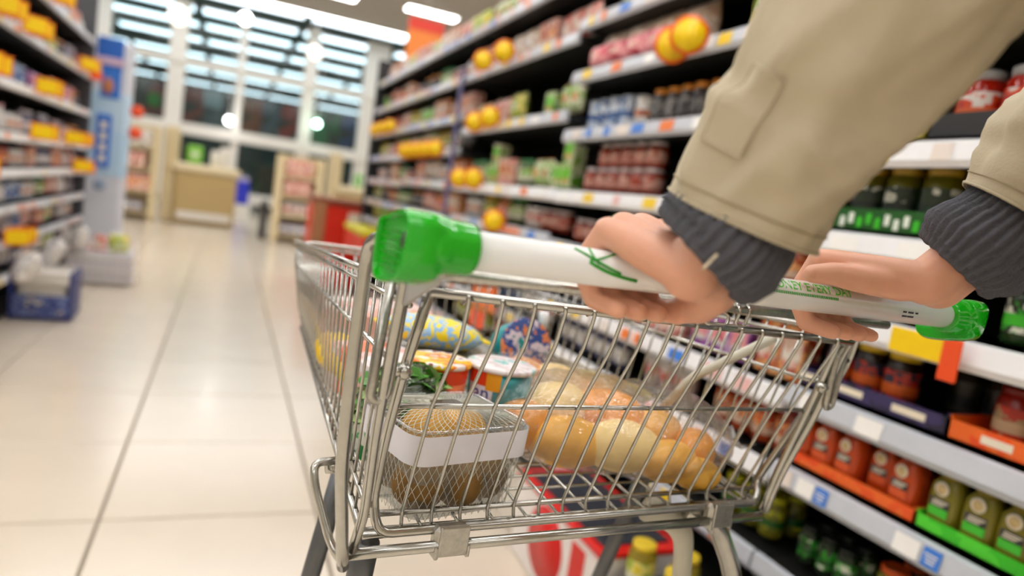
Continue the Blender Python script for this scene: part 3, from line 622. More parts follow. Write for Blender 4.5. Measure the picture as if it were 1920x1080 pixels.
#@@LEFT
# ---- left-hand gondola (faces at x = -1.1)
LB = ['near left bay', 'middle left bay', 'far left bay']
zl = [.27, .47, .66, .86, 1.06, 1.33, 1.62, 1.9]
ends = [(2.9, 4.15), (4.15, 5.4), (5.4, 6.65)]
for k, (a, c) in enumerate(ends):
    t, sh = bay(-1, a, c, zl, ['nearest bay of black shelving on the left, cut by the frame', 'middle bay of black shelving on the left', 'furthest bay of black shelving on the left, beside the blue display'][k], top=2.25, white=(0, 3, 4, 5))
    S0 = {0: [('whtbag', 'orjar'), ('orcart', 'whtbag'), ('whtbag', 'yelpack')], 1: [('mixbox', 'redpack'), ('whtbot', 'whtbag'), ('redcart', 'whtbot')], 2: [('prpbox', 'mixbox'), ('viobox', 'whtbot'), ('grnjar', 'whtub')],
         3: [('purbot', 'mixbox'), ('purbot', 'orjar'), ('whtbot', 'redcart')], 4: [('whtbag', 'purbot'), ('mixbox', 'whtbot'), ('purbot', 'mixbox')], 5: [('mixbox', 'purbot'), ('whtub', 'whtcan'), ('whtub', 'whtub')],
         6: [('prpbox', 'purbot'), ('prpbox', 'purbot'), ('yljar', 'dkjar')], 7: [('purbot', 'mixbox'), ('mixbox', 'redpack'), ('whtbot', 'purbot')]}
    S = {0: [('whtbag', 'orjar'), ('orcart', 'whtbag'), ('whtbag', 'yelpack')], 1: [('mixbox', 'redpack'), ('orgbot', 'whtbag'), ('redcart', 'greenpack')], 2: [('prpbox', 'mixbox'), ('prpbox', 'whtbot'), ('grnjar', 'redpack')],
         3: [('purbot', 'mixbox'), ('purbot', 'orjar'), ('purbot', 'redcart')], 4: [('whtbag', 'purbot'), ('dkjar', 'whtbot'), ('purbot', 'mixbox')], 5: [('mixbox', 'purbot'), ('dkjar', 'whtcan'), ('whtub', 'whtub')],
         6: [('prpbox', 'dkjar'), ('prpbox', 'purbot'), ('yljar', 'dkjar')], 7: [('purbot', 'mixbox'), ('mixbox', 'redpack'), ('dkjar', 'purbot')]}
    for i, z in enumerate(zl):
        p, q = S[i][k]; mid = (a+c)/2+rnd.uniform(-.15, .15)
        autofill(-1, z, i, LB[k], a+.03, c-.03, ['mixbox', 'purbot', 'prpbox', 'dkjar', 'whtub', 'viobox', 'redcart', 'whtbot', 'orjar', 'redpack', 'whtcan', 'bluecan'], [p] if p == q else [p, q])
    ym = (a+c)/2
    for (i, yy) in ([(5, .3), (6, .5), (3, .2), (7, .1)], [(5, .15), (6, -.2), (4, .1), (1, -.3), (7, .3)], [(4, -.1), (4, -.25), (3, .1), (6, .1), (4, .02)])[k]:
        talker(t, sh[i], -yy, zl[i]+.02, r=.07, two=True)
        talker(t, sh[i], -yy-.13, zl[i]+.02, r=.07, two=True)
    if k == 2:
        talker(t, sh[3], -.45, zl[3], m=m_talko, r=.055); talker(t, sh[6], -.5, zl[6]-.02, m=m_talko, r=.05)
tag(MB().box((0, 0, 0), (.5, .03, 2.25), bev=.004).build('gondola_end_panel', mat('grey end panel', '55555a'), None, (-1.34, 6.7, 1.125)), 'grey end panel closing the left-hand shelving', 'panel')
# tall cardboard display stand
ds = thing('display_stand', 'tall blue and white cardboard display stand at the end of the left shelving', 'display', (-1.02, 7.1, 0), 0)
MB().box((0, 0, .99), (.34, .22, 1.96), bev=.03).build('column', mat('stand card', 'd3d6de', .5), ds)
MB().box((0, -.001, 1.16), (.344, .224, .78), bev=.03).build('middle_sleeve', artwork('stand print', ['a9cdea', 'c4dcee', 'b4d4ec'], 3, sharp=False), ds)
MB().box((.0, -.115, 1.85), (.2, .012, .26), bev=.03).build('header', mat('royal blue', '1f63bf'), ds)
MB().box((.0, -.122, 1.78), (.22, .012, .06), bev=.004).build('header_band', mat('pale pink band', 'd3b4c4'), ds)
MB().box((.02, -.118, 1.6), (.15, .01, .26), bev=.01).build('photo_panel', mat('photo blue', '2a72cc'), ds)
MB().ball((.0, -.122, 1.57), (.045, .01, .07), 14, 8).build('portrait_patch', mat('warm patch', 'b8744a'), ds)
MB().box((-.01, -.118, 1.1), (.12, .012, .46), bev=.05).build('logo_panel', mat('logo blue', '3a74cf'), ds)
for q in range(4):
    MB().box((-.01, -.126, .95+q*.095), (.045, .004, .06), bev=.012).build('logo_letter', m_cream, ds)
MB().ball((-.01, -.118, .72), (.05, .01, .05), 14, 8).build('seal', mat('seal grey blue', '93a4bd'), ds)
MB().box((0, 0, .012), (.34, .28, .024), bev=.006).build('base', mat('base card', 'd9dade'), ds)
for (x, y, z, lab) in ((-.80, 7.1, 1.40, 'orange round shelf flag beside the display stand, upper'), (-.80, 7.1, 1.21, 'orange round shelf flag beside the display stand, lower')):
    t = thing('promotional_flag', lab, 'sign', (x, y, z)); MB().tube([(0, 0, 0), (0, -.012, 0)], .055, 18).build('disc', m_talko, t); MB().box((-.06, .006, 0), (.12, .006, .02)).build('arm', m_white, t)
# crate and floor dump bin
cr = thing('crate', 'blue and white crate standing on the floor at the left', 'crate', (-.93, 4.75, 0), .02)
mcr = mat('navy crate', '2f3a78', .5); mw = mat('white crate', 'd8d2c8', .5)
MB().box((0, 0, .02), (.3, .3, .02)).build('base', mcr, cr)
for s in (-1, 1):
    MB().box((s*.145, 0, .15), (.02, .3, .28), bev=.004).build('side_panel', mcr, cr)
    MB().box((0, s*.145, .09), (.27, .02, .12), bev=.004).build('front_panel', artwork('crate print', ['2b3578', '6f7fb0', '2b3578', 'c8c4bc'], 20), cr)
    MB().box((0, s*.145, .25), (.27, .02, .07), bev=.004).build('top_rail', mw, cr)
MB().box((0, 0, .15), (.25, .25, .24), bev=.02).build('lining', mw, cr)
db = thing('dump_bin', 'low white wire bin of mixed packets on the floor beside the left shelves', 'bin', (-.86, 6.15, 0), .1)
for z in (.03, .12, .22, .3):
    MB().tube(bend([(-.24, -.2, z), (.24, -.2, z), (.24, .2, z), (-.24, .2, z)], .03, closed=True), .005, 6, closed=True).build('rail', m_white, db)
for q in range(12):
    x = -.23+.46*q/11
    for s in (-1, 1): MB().tube([(x, s*.2, .02), (x, s*.2, .3)], .003, 6).build('wire_rod', m_white, db)
MB().box((0, 0, .13), (.44, .36, .24), bev=.01).build('liner', mat('liner', 'cfcad0'), db)
for (k, x, y, r) in (('whtbag', -.14, -.1, .2), ('redpack', .0, -.12, -.3), ('yelpack', .13, -.08, .4), ('redcart', -.1, .06, .1), ('whtbag', .08, .08, -.2)):
    o = place(T[k][0], 1, 0, 0, 0, {'whtbag': 'white bag', 'redpack': 'pink packet', 'yelpack': 'yellow-green packet', 'redcart': 'red carton'}[k]+' in the floor wire bin by the left shelves' + (', rear' if y > 0 else ', front'), 'packet', None, r)
    o.location = (-.86+x, 6.15+y, .252); o.rotation_euler = (0, -PI/2 if k == 'redcart' else .1, r+PI/2)
# white sacks leaning on the base shelf in front of the left bays
for i, (y, z, rx) in enumerate(((4.35, .275, .5), (5.0, .275, .35), (5.9, .275, .2))):
    o = place(T['whtbag'][0], -1, 0, y, z, ['white bag leaning out of the near left base shelf', 'white bag leaning on the middle left base shelf', 'white bag leaning on the far left base shelf'][i], 'bag', None, .2)
    o.location = (-.99, y, z); o.rotation_euler = (0, rx, .1); o.scale = (1.2, 1.4, 1.3)
#@@CHECKOUT
# ---- checkouts
m_ck = mat('cream laminate', 'ddcba2', .5); m_ckd = mat('tan laminate', 'b9a06c', .5); m_ckt = mat('checkout top', 'e6d8b4', .35)
def checkout(x, y, lab, w_=1.15):
    t = thing('checkout_counter', lab, 'counter', (x, y, 0))
    MB().box((0, 0, .44), (w_, .7, .84), bev=.02).build('front_panel', m_ckd, t)
    MB().box((0, -.03, .93), (w_+.1, .8, .14), bev=.04).build('counter_top', m_ckt, t)
    MB().box((-w_/2-.1, .05, .78), (.2, .6, 1.56), bev=.03).build('end_post', m_ck, t)
    MB().box((0, 0, .05), (w_-.1, .66, .08)).build('kick_board', mat('kick', '7a6844'), t)
    MB().box((0, -.36, .14), (w_-.12, .03, .12), bev=.01).build('bumper', m_white, t)
    return t
checkout(-.33, 13.0, 'cream checkout counter with tan front, left of the thin mullion', .95)
checkout(2.6, 13.2, 'cream checkout counter partly hidden behind the red unit', 1.4)
def rack(x, y, lab, n, h, protos, w_=.62, gaps=None):
    t = thing('display_rack', lab, 'rack', (x, y, 0))
    for s in (-1, 1): MB().box((s*(w_/2), 0, h/2), (.1, .36, h), bev=.02).build('side_panel', m_ck, t)
    MB().box((0, .17, h/2), (w_, .02, h)).build('back_panel', m_ck, t)
    for k in range(n):
        z = .12+k*(h-.15)/n
        MB().box((0, 0, z), (w_-.1, .34, .03)).build('shelf', m_ck, t)
        p = T[protos[k]]; xx = -w_/2+.1+p[1]/2
        while xx+p[1]/2 < w_/2-.04:
            o = place(p[0], 1, 0, 0, 0, '%s, %s from left, %s level of the %s' % (p[2], NTH[int((xx+w_/2)/p[1]/1.36)], ORD[k], 'left checkout rack' if x < 0 else 'right rack'), p[3], 'goods %s %s' % (ORD[k], lab[:12]), 0)
            o.location = (x+xx, y-.08, z+.016); o.rotation_euler = (0, 0, PI/2); o.scale = (1.6, 1.3, 1.9); xx += p[1]*1.35
    return t
rack(-1.40, 12.5, 'cream end rack with red and white goods left of the checkout', 4, 1.5, ['prpbox', 'redcart', 'redpack', 'whtbag'])
rack(1.02, 11.3, 'cream and white rack of pale packets right of the walkway', 4, 1.35, ['prpbox', 'whtub', 'redpack', 'redpack'], .6)
tag(MB().box((0, 0, .3), (.1, .3, .6), bev=.02).build('bollard', mat('dark post', '33302e'), None, (.56, 11.5, 0)), 'dark brown post beside the right rack', 'post')
cart_items = [(-.55, 12.9, .24, .3, '7cc83a', 'bright green bag on the left checkout'), (-.2, 12.85, .2, .26, 'f0ece2', 'white bag standing on the left checkout')]
mkb = {}
for (x, y, w_, h, c, lab) in cart_items+[(-.1+.02, 12.7, .16, .34, 'ece6dc', 'tall white carrier bag at the right end of the left checkout'), (2.2, 12.9, .14, .24, '6cc832', 'small green bag nearest the left end of the right checkout'), (2.62, 13.0, .3, .3, '7cd44a', 'lime green bag on the right checkout'), (2.38, 12.95, .12, .26, '1f8a5a', 'dark green bag next to the lime one')]:
    o, _ = P_pack('carrier_bag', w_, h, w_*.5, [c_(c), c_('e8ead8')]); zb = 1.0 if x != .93 else .98
    o.location = (x, y, zb+.002); o.rotation_euler = (0, 0, PI/2+.1); tag(o, lab, 'bag')
tag(MB().box((0, 0, .25), (.5, .5, .5), bev=.03).box((0, 0, .56), (.46, .46, .1), 1, bev=.02).build('blue_bin', [mat('royal bin', '2433c8'), c_('b9b4dc')], None, (.2, 16.6, .25)), 'royal blue box with lilac lid by the shopfront', 'box')
tag(MB().box((0, 0, .125), (.6, .6, .25)).build('plinth', m_white, None, (.2, 16.6, 0)), 'low white plinth under the blue box', 'plinth')
#, mat('white column paint', 'f3eee6', .5), None, (2.3, 10.6, 0)), 'thick round white column behind the end of the right shelving', 'column')
# red promotional bin at the gondola end
rb = thing('promotional_bin', 'red promotional bin with yellow band at the end of the right shelving', 'bin', (1.12, 6.95, 0))
MB().box((0, 0, .42), (.72, .5, .8), bev=.02).build('body', mat('signal red', 'e0240a', .4), rb)
MB().box((0, 0, .86), (.76, .54, .05), bev=.01).build('rim', mat('brown rim', '8e4a2c'), rb)
MB().box((-.3, -.26, .44), (.12, .02, .8), bev=.005).build('corner_strip', mat('tan corner', 'b07850'), rb)
MB().box((.12, -.262, .72), (.3, .012, .1), bev=.004).build('sign_plate', m_cream, rb)
yb = thing('promotional_shelf_tray', 'long yellow tray with red front on the low shelf of the furthest right bay', 'tray', (1.075, 5.75, .62))
MB().box((0, 0, .06), (.18, .9, .05), bev=.01).build('band', mat('sulphur yellow', 'd9cf1e'), yb); MB().box((0, 0, -.05), (.16, .9, .17), bev=.01).build('front', mat('signal red', 'e0240a', .4), yb)
bn = thing('hanging_banner', 'orange and red banner hanging above the right-hand shelves', 'sign', (1.95, 8.1, 2.78))
MB().box((0, 0, 0), (.42, .012, .5), bev=.003).build('sheet', mat('orange banner', 'f28a3a'), bn); MB().box((0, -.008, .2), (.42, .008, .14)).build('top_band', mat('red banner band', 'e2402e'), bn)
MB().tube([(0, 0, .25), (0, 0, 1.7)], .004, 6).build('cord', m_white, bn)
#@@CART
# ================================================================ shopping trolley
U = Vector((.9943, .1045, -.0244)); V = Vector((-.1045, .9945, 0)); W = Vector((.0243, .0025, .9997)); O = Vector((.393, .4175, 1.005)); H0 = 1.003
U.normalize(); V = (V - U*V.dot(U)).normalized(); W = U.cross(V)
CM = Matrix(((U.x, V.x, W.x, 0), (U.y, V.y, W.y, 0), (U.z, V.z, W.z, 0), (0, 0, 0, 1)))
def cart_world(p): return O + U*p[0] + V*p[1] + W*p[2]
def rooted(name, label, cat, h=H0):
    t = bpy.data.objects.new(name, None); COL.objects.link(t); t.matrix_world = Matrix.Translation(O - W*h) @ CM; t.empty_display_size = .05
    return tag(t, label, cat)
trolley = rooted('shopping_trolley', 'chrome wire shopping trolley with white handle and green end caps', 'trolley')
Z0 = (0, 0, H0)
m_chr = mat('polished chrome wire', 'b9b7b0', .2, metal=1, vary=.14, scale=160)
m_chd = mat('worn chrome', 'b4b2aa', .3, metal=1, vary=.3, scale=220)
m_grey = mat('dark grey tube', '6e7072', .35, metal=.9, vary=.2)
m_hand = mat('white handle plastic', 'efeeec', .28, vary=.02, coat=.3)
m_gcap = mat('glossy green plastic', '12b312', .18, vary=.05, coat=.5)
m_gcapd = mat('ribbed green plastic', '2b9a1c', .4, vary=.1)
m_gtxt = mat('green print', '4cc832', .4); m_gtxt2 = mat('dark green print', '27a32a', .4)
def cpart(name, mb, m, parent=None): 
    return mb.build(name, m, parent or trolley, Z0 if parent is None else (0, 0, 0))
hb = cpart('handle_bar', MB().tube([(-.285, 0, 0), (.285, 0, 0)], .0124, 40), m_hand)
# wraps text round the bar
def on_bar(me, u, ang, flip=1):
    for v in me.vertices:
        x, y, z = v.co; a = ang - y/.0127*flip; r = .01255 + z
        v.co = (u+x, -r*math.cos(ang+y/.0127), r*math.sin(ang+y/.0127))
    me.update(); return me
def barmesh(name, me, m):
    me.materials.clear(); me.materials.append(m); return obj(name, me, hb)
barmesh('handle_lettering', on_bar(text_mesh('MONEY EVERY DAY', .0118, .0002), .047, math.radians(40)), m_gtxt)
sp_ = MB()
for r_ in range(2):
    for q, wd in enumerate((.005, .008, .004) if r_ == 0 else (.007, .009)): sp_.box((q*.0092-.010+.002*r_, .0016-r_*.0040, 0), (wd, .0016, .0004))
barmesh('handle_small_print', on_bar(sp_.mesh('print', m_blackp), .185, math.radians(-12)), m_blackp)
dl = MB()
for q in range(44):
    dl.box((-.016+q*.0022, .0, 0), (.0011, .0022, .0004))
dme = dl.mesh('dash', m_gtxt2); barmesh('handle_dashed_rule', on_bar(dme, 0, math.radians(9)), m_gtxt2)
# leaf-like scroll
sw = MB()
for (a0, b0, c0, r0) in (((-.186, 60), (-.172, 20), (-.150, -5), .0010), ((-.172, 78), (-.176, 40), (-.168, 15), .0008), ((-.150, 70), (-.160, 38), (-.176, 22), .0008), ((-.176, 18), (-.160, -14), (-.135, -22), .0013)):
    pts = []
    for q in range(9):
        t = q/8; uu = (1-t)**2*a0[0]+2*t*(1-t)*b0[0]+t*t*c0[0]; aa = math.radians((1-t)**2*a0[1]+2*t*(1-t)*b0[1]+t*t*c0[1])
        pts.append((uu, -.0125*math.cos(aa), .0125*math.sin(aa)))
    sw.tube(pts, r0, 6)
cpart('handle_scroll_emblem', sw, m_gtxt2, hb)
for s in (-1, 1):
    cap = MB()
    R = Matrix.Rotation(PI/2, 4, 'Y')
    x = lambda u: s*u
    prof = [(.0148, .2560), (.0156, .2566), (.0163, .259), (.0167, .272), (.0172, .2745), (.0184, .278), (.0186, .283), (.0182, .287), (.0170, .290)]
    vs_ = []; n = 40
    cap = MB()
    for r, u in prof:
        for i in range(n):
            a = 2*PI*i/n; vs_.append((s*u, math.cos(a)*r, math.sin(a)*r))
    fs = []
    for j in range(len(prof)-1):
        for i in range(n):
            q = (j*n+i, j*n+(i+1) % n, (j+1)*n+(i+1) % n, (j+1)*n+i); fs.append(q if s < 0 else q[::-1])
    fs.append(tuple(range((len(prof)-1)*n, len(prof)*n)) if s < 0 else tuple(range((len(prof)-1)*n, len(prof)*n))[::-1])
    fs.append(tuple(range(n))[::-1] if s < 0 else tuple(range(n)))
    cap.add(vs_, fs)
    co = cpart('handle_end_cap', cap, m_gcap); co.data.set_sharp_from_angle(angle=math.radians(50))
    # boxy end socket, open to the outside, with ribs
    ol = [(-.0185, .006), (-.0165, .0145), (-.006, .0190), (.024, .0135), (.038, .0085), (.039, -.012), (.0345, -.0245), (.020, -.0275), (-.008, -.0215), (-.0170, -.012)]
    u0, u1 = .280, .304
    ol = [(q.x, q.y) for q in smooth_path([(a_, b_, 0) for a_, b_ in ol], 4, True)][:40]
    k = len(ol); cy = sum(p[0] for p in ol)/k; cz = sum(p[1] for p in ol)/k
    sh_ = lambda p, f, u: (s*u, cy+(p[0]-cy)*f, cz+(p[1]-cz)*f)
    vs_ = [sh_(p, .93, u0) for p in ol]+[sh_(p, 1.0, u0+.006) for p in ol]+[sh_(p, 1.0, u1-.002) for p in ol]+[sh_(p, .96, u1) for p in ol]+[sh_(p, .88, u1) for p in ol]+[sh_(p, .86, u1-.0035) for p in ol]
    fs = []
    for j in range(5):
        for i in range(k):
            q = (j*k+i, j*k+(i+1) % k, (j+1)*k+(i+1) % k, (j+1)*k+i); fs.append(q if s > 0 else q[::-1])
    fs.append(tuple(range(k))); fs.append(tuple(range(5*k, 6*k))[::-1])
    so = cpart('cap_socket', MB().add(vs_, fs, 0, None, True), m_gcap, co); so.data.set_sharp_from_angle(angle=math.radians(38))
    rb_ = MB()
    for q in range(6):
        rb_.box((s*(u1-.0032), .016, -.018+q*.0045), (.0016, .034-.003*abs(q-3), .0012))
    cpart('socket_rib', rb_, m_gcapd, co)
    cpart('bolt_hole_disc', MB().tube([(s*(u1-.012), -.007, .001), (s*(u1-.0022), -.007, .001)], .0050, 16), m_blackp, co)  # black disc painted as the shade inside an open bolt hole
# gate ----------------------------------------------------------
def rod(name, pts, r, m=None, parent=None, br=.012, n=10):
    return cpart(name, MB().tube(bend(pts, br) if len(pts) > 2 else pts, r, n), m or m_chr, parent)
gate = cpart('rear_gate', MB().tube(bend([(-.236, .092, -.022), (-.243, .108, -.10), (-.243, .128, -.17), (-.236, .152, -.232), (-.232, .140, -.256), (.230, .140, -.256), (.240, .155, -.235), (.255, .122, -.14), (.258, .088, -.03)], .02), .0043, 12), m_chr)
rod('gate_rail', [(-.241, .088, -.040), (.258, .087, -.049)], .0040, parent=gate)
rod('gate_rail', [(-.241, .124, -.139), (.253, .124, -.138)], .0022, parent=gate)
rod('gate_rail', [(-.237, .157, -.247), (.245, .157, -.246)], .0024, parent=gate)
for q in range(16):
    f = (q+1)/17; ut = -.241+.499*f; um = -.240+.494*f; ub = -.236+.478*f
    rod('wire_rod', [(ut, .0925, -.047), (ut, .082, -.0385-.0085*f), (ut+.001, .0835, -.0455-.0085*f), (um+.003, .092, -.075), (um, .1195, -.138), (ub, .153, -.245), (ub-.001, .145, -.262)], .00175, parent=gate, br=.006, n=8)
# basket side walls ------------------------------------------------
def sidept(s, f, h):
    """s side, f 0..1 rear to front, h 0..1 bottom to top"""
    v = .155+(.70-.155)*f if h < .5 else .10+(.725-.10)*f
    v = (.150+(.690-.150)*f)*(1-h) + (.100+(.722-.100)*f)*h
    ut = .254-(.254-.212)*f; ub = .242-(.242-.192)*f; u = ub+(ut-ub)*h
    wt = -.040-.030*f; wb = -.262+.062*f; return (s*u, v, wb+(wt-wb)*h)
for s in (-1, 1):
    sp = cpart('side_panel', MB().tube([sidept(s, -.02, 1), sidept(s, 1, 1)], .0034, 10).tube([sidept(s, -.02, .945), sidept(s, 1, .945)], .0026, 8), m_chr)
    rod('side_rail', [sidept(s, 0, .72), sidept(s, 1, .72)], .0024, parent=sp)
    rod('side_rail', [sidept(s, 0, .0), sidept(s, 1, .0)], .0036, parent=sp)
    rod('side_rail', [sidept(s, 0, .12), sidept(s, 1, .12)], .0022, parent=sp)
    for q in range(25):
        f = (q+.7)/25; rod('wire_rod', [sidept(s, f, 1), sidept(s, f, 0)], .0015, parent=sp, n=6)
fr = cpart('front_panel', MB().tube(bend([sidept(-1, 1, 0), sidept(-1, 1, 1), sidept(1, 1, 1), sidept(1, 1, 0)], .03, closed=True), .0034, 10, closed=True), m_chr)
for h in (.945, .72, .12):
    rod('front_rail', [sidept(-1, 1, h), sidept(1, 1, h)], .0024, parent=fr)
for q in range(20):
    f = (q+.5)/20; a = Vector(sidept(-1, 1, 0)).lerp(Vector(sidept(1, 1, 0)), f); c = Vector(sidept(-1, 1, 1)).lerp(Vector(sidept(1, 1, 1)), f)
    rod('wire_rod', [a, c], .0015, parent=fr, n=6)
bf = cpart('basket_floor', MB().tube([sidept(-1, 0, 0), sidept(1, 0, 0)], .0036, 10), m_chr)
for q in range(22):
    f = (q+.5)/22; rod('wire_rod', [Vector(sidept(-1, f, 0))+Vector((0, 0, -.002)), Vector(sidept(1, f, 0))+Vector((0, 0, -.002))], .0016, parent=bf, n=6)
for q in range(13):
    f = (q+.5)/13; a = Vector(sidept(-1, 0, 0)).lerp(Vector(sidept(1, 0, 0)), f); c = Vector(sidept(-1, 1, 0)).lerp(Vector(sidept(1, 1, 0)), f)
    rod('wire_rod', [a, c], .0016, parent=bf, n=6)
# rear bottom bar, hinge clips
rod('rear_bottom_bar', [(-.262, .133, -.268), (.232, .133, -.270)], .0050, m_chr, n=14)
for u in (-.166, .162):
    cl = cpart('hinge_clip', MB().box((u, .136, -.262), (.034, .014, .024), bev=.004), m_chd)
    cpart('clip_strap', MB().box((u, .127, -.262), (.028, .003, .027), bev=.001), m_chd, cl)
    for e in (-1, 1): cpart('clip_lug', MB().box((u+e*.015, .133, -.272), (.004, .014, .012), bev=.001), m_chd, cl)
# side frames
for s in (-1, 1):
    if s > 0: sf = rod('side_frame', [(.290, .030, .004), (.276, .085, -.018), (.264, .098, -.06), (.258, .112, -.14), (.246, .13, -.22), (.238, .134, -.266)], .0048, br=.016, n=14)
    else: sf = rod('side_frame', [(s*.290, .030, .004), (s*.289, .098, -.010), (s*.287, .102, -.10), (s*.283, .104, -.18), (s*.270, .110, -.255), (s*.262, .128, -.275)], .0050, br=.016, n=14)
    if s > 0: rod('side_frame_strut', [(.262, .034, -.006), (.250, .092, -.03), (.247, .11, -.12), (.238, .13, -.22), (.232, .133, -.262)], .0038, parent=sf, n=12)
    else: rod('side_frame_strut', [(s*.262, .034, -.006), (s*.262, .085, -.02), (s*.262, .094, -.09), (s*.258, .11, -.16), (s*.252, .125, -.23), (s*.255, .133, -.268)], .0042, parent=sf, n=12)
    a = rod('hinge_loop', [(s*.268, .098, -.034), (s*.270, .102, -.125), (s*.264, .103, -.129), (s*.257, .101, -.122), (s*.256, .098, -.034), (s*.262, .097, -.028), (s*.268, .098, -.034)], .0038, m_chd, br=.004, n=12)
    cpart('hinge_knob', MB().ball((s*.246, .102, -.105), .0062, 16, 10).tube([(s*.247, .102, -.105), (s*.257, .102, -.105)], .004, 10), m_chr, a)
    if s > 0: continue
    lp = rod('lower_loop', [(s*.262, .165, -.200), (s*.289, .158, -.199), (s*.288, .150, -.214), (s*.276, .130, -.252), (s*.270, .120, -.262), (s*.262, .128, -.27)], .0034, br=.012)
    cpart('loop_bolt', MB().tube([(s*.266, .166, -.206), (s*.276, .166, -.206)], .006, 12), m_chr, lp)
cpart('bracket_plate', MB().add([(-.262, .02, -.014), (-.262, .085, -.018), (-.262, .086, -.052), (-.262, .03, -.026), (-.259, .02, -.014), (-.259, .085, -.018), (-.259, .086, -.052), (-.259, .03, -.026)], [(0, 1, 2, 3), (7, 6, 5, 4), (0, 4, 5, 1), (1, 5, 6, 2), (2, 6, 7, 3), (3, 7, 4, 0)], 0, None, False), mat('grey plastic plate', 'b4b0ac'))
# cross bar under the handle with the coin-lock loop
rod('cross_bar', [(-.262, .055, -.022), (.262, .055, -.022)], .0046, m_chd, n=14)
ch = rod('chain_link', [(-.01, .05, -.030), (-.002, .048, -.038), (.022, .048, -.038), (.026, .05, -.030), (.018, .05, -.0265), (-.004, .05, -.0265), (-.01, .05, -.030)], .0016, br=.004)
rod('chain_ring', [(.034, .055, -.015), (.034, .046, -.024), (.034, .05, -.036), (.046, .05, -.038), (.046, .046, -.022), (.046, .055, -.015)], .0016, br=.004, parent=ch)
rod('chain_ring', [(-.03, .05, -.030), (-.022, .048, -.037), (-.004, .048, -.037), (-.002, .05, -.030)], .0014, br=.004, parent=ch)
# right-hand outer loops
rod('corner_loop', [(.262, .092, -.030), (.286, .098, -.034), (.288, .105, -.075), (.282, .112, -.105), (.266, .115, -.106), (.256, .118, -.1)], .0036, br=.01)
rod('corner_brace', [(.254, .11, -.078), (.285, .104, -.073)], .003)
# fold-down child seat flap: pale bar behind the gate
rod('seat_stay', [(.20, .14, -.06), (.17, .22, -.13), (.16, .25, -.18)], .0055, mat('pale plastic', 'c9c4b2', .4))
# chassis: legs and castors
ch_ = cpart('chassis_leg', MB().tube(bend([(-.235, .155, -.27), (-.235, .165, -.34), (-.27, .12, -.80), (-.28, .10, -.90)], .05), .0115, 16), m_grey)
cpart('chassis_leg', MB().tube(bend([(.14, .155, -.268), (.19, .16, -.285), (.235, .15, -.36), (.27, .12, -.80), (.28, .10, -.90)], .06, 8), .0115, 16), m_chr)
cpart('chassis_brace', MB().tube(bend([(.09, .17, -.268), (.165, .18, -.30), (.205, .20, -.42), (.21, .24, -.62), (.20, .45, -.80)], .09, 8), .009, 14, flat=1.7), mat('pale plastic', 'c9c4b2', .4))
for s in (-1, 1):
    cpart('chassis_leg', MB().tube(bend([(s*.215, .30, -.24), (s*.225, .42, -.62), (s*.20, .60, -.84), (s*.2, .66, -.90)], .06), .0105, 16), m_grey)
    cpart('chassis_rail', MB().tube(bend([(s*.27, .12, -.82), (s*.24, .35, -.84), (s*.2, .62, -.86)], .04), .010, 14), m_grey)
cpart('chassis_crossbar', MB().tube([(-.24, .36, -.79), (.24, .36, -.79)], .010, 14), m_grey)
for (u, v) in ((-.28, .10), (.28, .10), (-.2, .66), (.2, .66)):
    fk = cpart('castor_fork', MB().box((u, v+.015, -.897), (.034, .04, .008), bev=.002).box((u-.015, v+.02, -.925), (.003, .03, .06), bev=.001).box((u+.015, v+.02, -.925), (.003, .03, .06), bev=.001), m_chd)
    cpart('castor_wheel', MB().tube([(u-.011, v+.03, -.958), (u-.008, v+.03, -.958), (u+.008, v+.03, -.958), (u+.011, v+.03, -.958)], [.036, .041, .041, .036], 24), mat('grey rubber', '4a4a4c', .7), fk)
#@@FOOD
# ================================================================ shopping in the basket (positions in the trolley's own frame)
def item(name, label, cat, p, rz=0, rx=0, ry=0, group=None):
    t = bpy.data.objects.new(name, None); COL.objects.link(t); t.empty_display_size = .02
    t.matrix_world = Matrix.Translation(cart_world(p)) @ CM @ Matrix.Rotation(rz, 4, 'Z') @ Matrix.Rotation(rx, 4, 'X') @ Matrix.Rotation(ry, 4, 'Y')
    return tag(t, label, cat, group)
def blob(b, c, r, amp=.12, fq=1.2, seed=0, mi=0, n=22, k=14, M=None):
    s = len(b.v); b.ball((0, 0, 0), r, n, k, mi)
    T_ = (M or Matrix()); R_ = max(r) if isinstance(r, (tuple, list)) else r
    for i in range(s, len(b.v)):
        p = b.v[i]; q = noise.noise(p/R_*fq+Vector((seed*7.3, seed*3.1, seed))); b.v[i] = T_ @ (p*(1+amp*q)) + Vector(c)
    return b
fB = -.262
# kiwi punnet
pn = item('fruit_punnet', 'clear plastic punnet of brown kiwi fruit wrapped in white net with a white band', 'punnet', (-.150, .214, fB+.002), math.radians(9))
m_clear = film('clear plastic', (.97, .98, .98), .35, .05, .12, .3, 60)
def rbox(w_, d, r, n=6):
    pts = []
    for cx, cy, a0 in ((w_/2-r, d/2-r, 0), (-w_/2+r, d/2-r, 90), (-w_/2+r, -d/2+r, 180), (w_/2-r, -d/2+r, 270)):
        for q in range(n+1):
            a = math.radians(a0+90*q/n); pts.append((cx+r*math.cos(a), cy+r*math.sin(a)))
    return pts
def loft(b, rings, mi=0, close=True, cap0=False, cap1=False):
    n = len(rings[0]); vs_ = [p for r in rings for p in r]; fs = []
    for j in range(len(rings)-1):
        for i in range(n if close else n-1): fs.append((j*n+i, j*n+(i+1) % n, (j+1)*n+(i+1) % n, (j+1)*n+i))
    if cap0: fs.append(tuple(range(n))[::-1])
    if cap1: fs.append(tuple(range((len(rings)-1)*n, len(rings)*n)))
    return b.add(vs_, fs, mi)
PW, PD, PH = .130, .108, .086
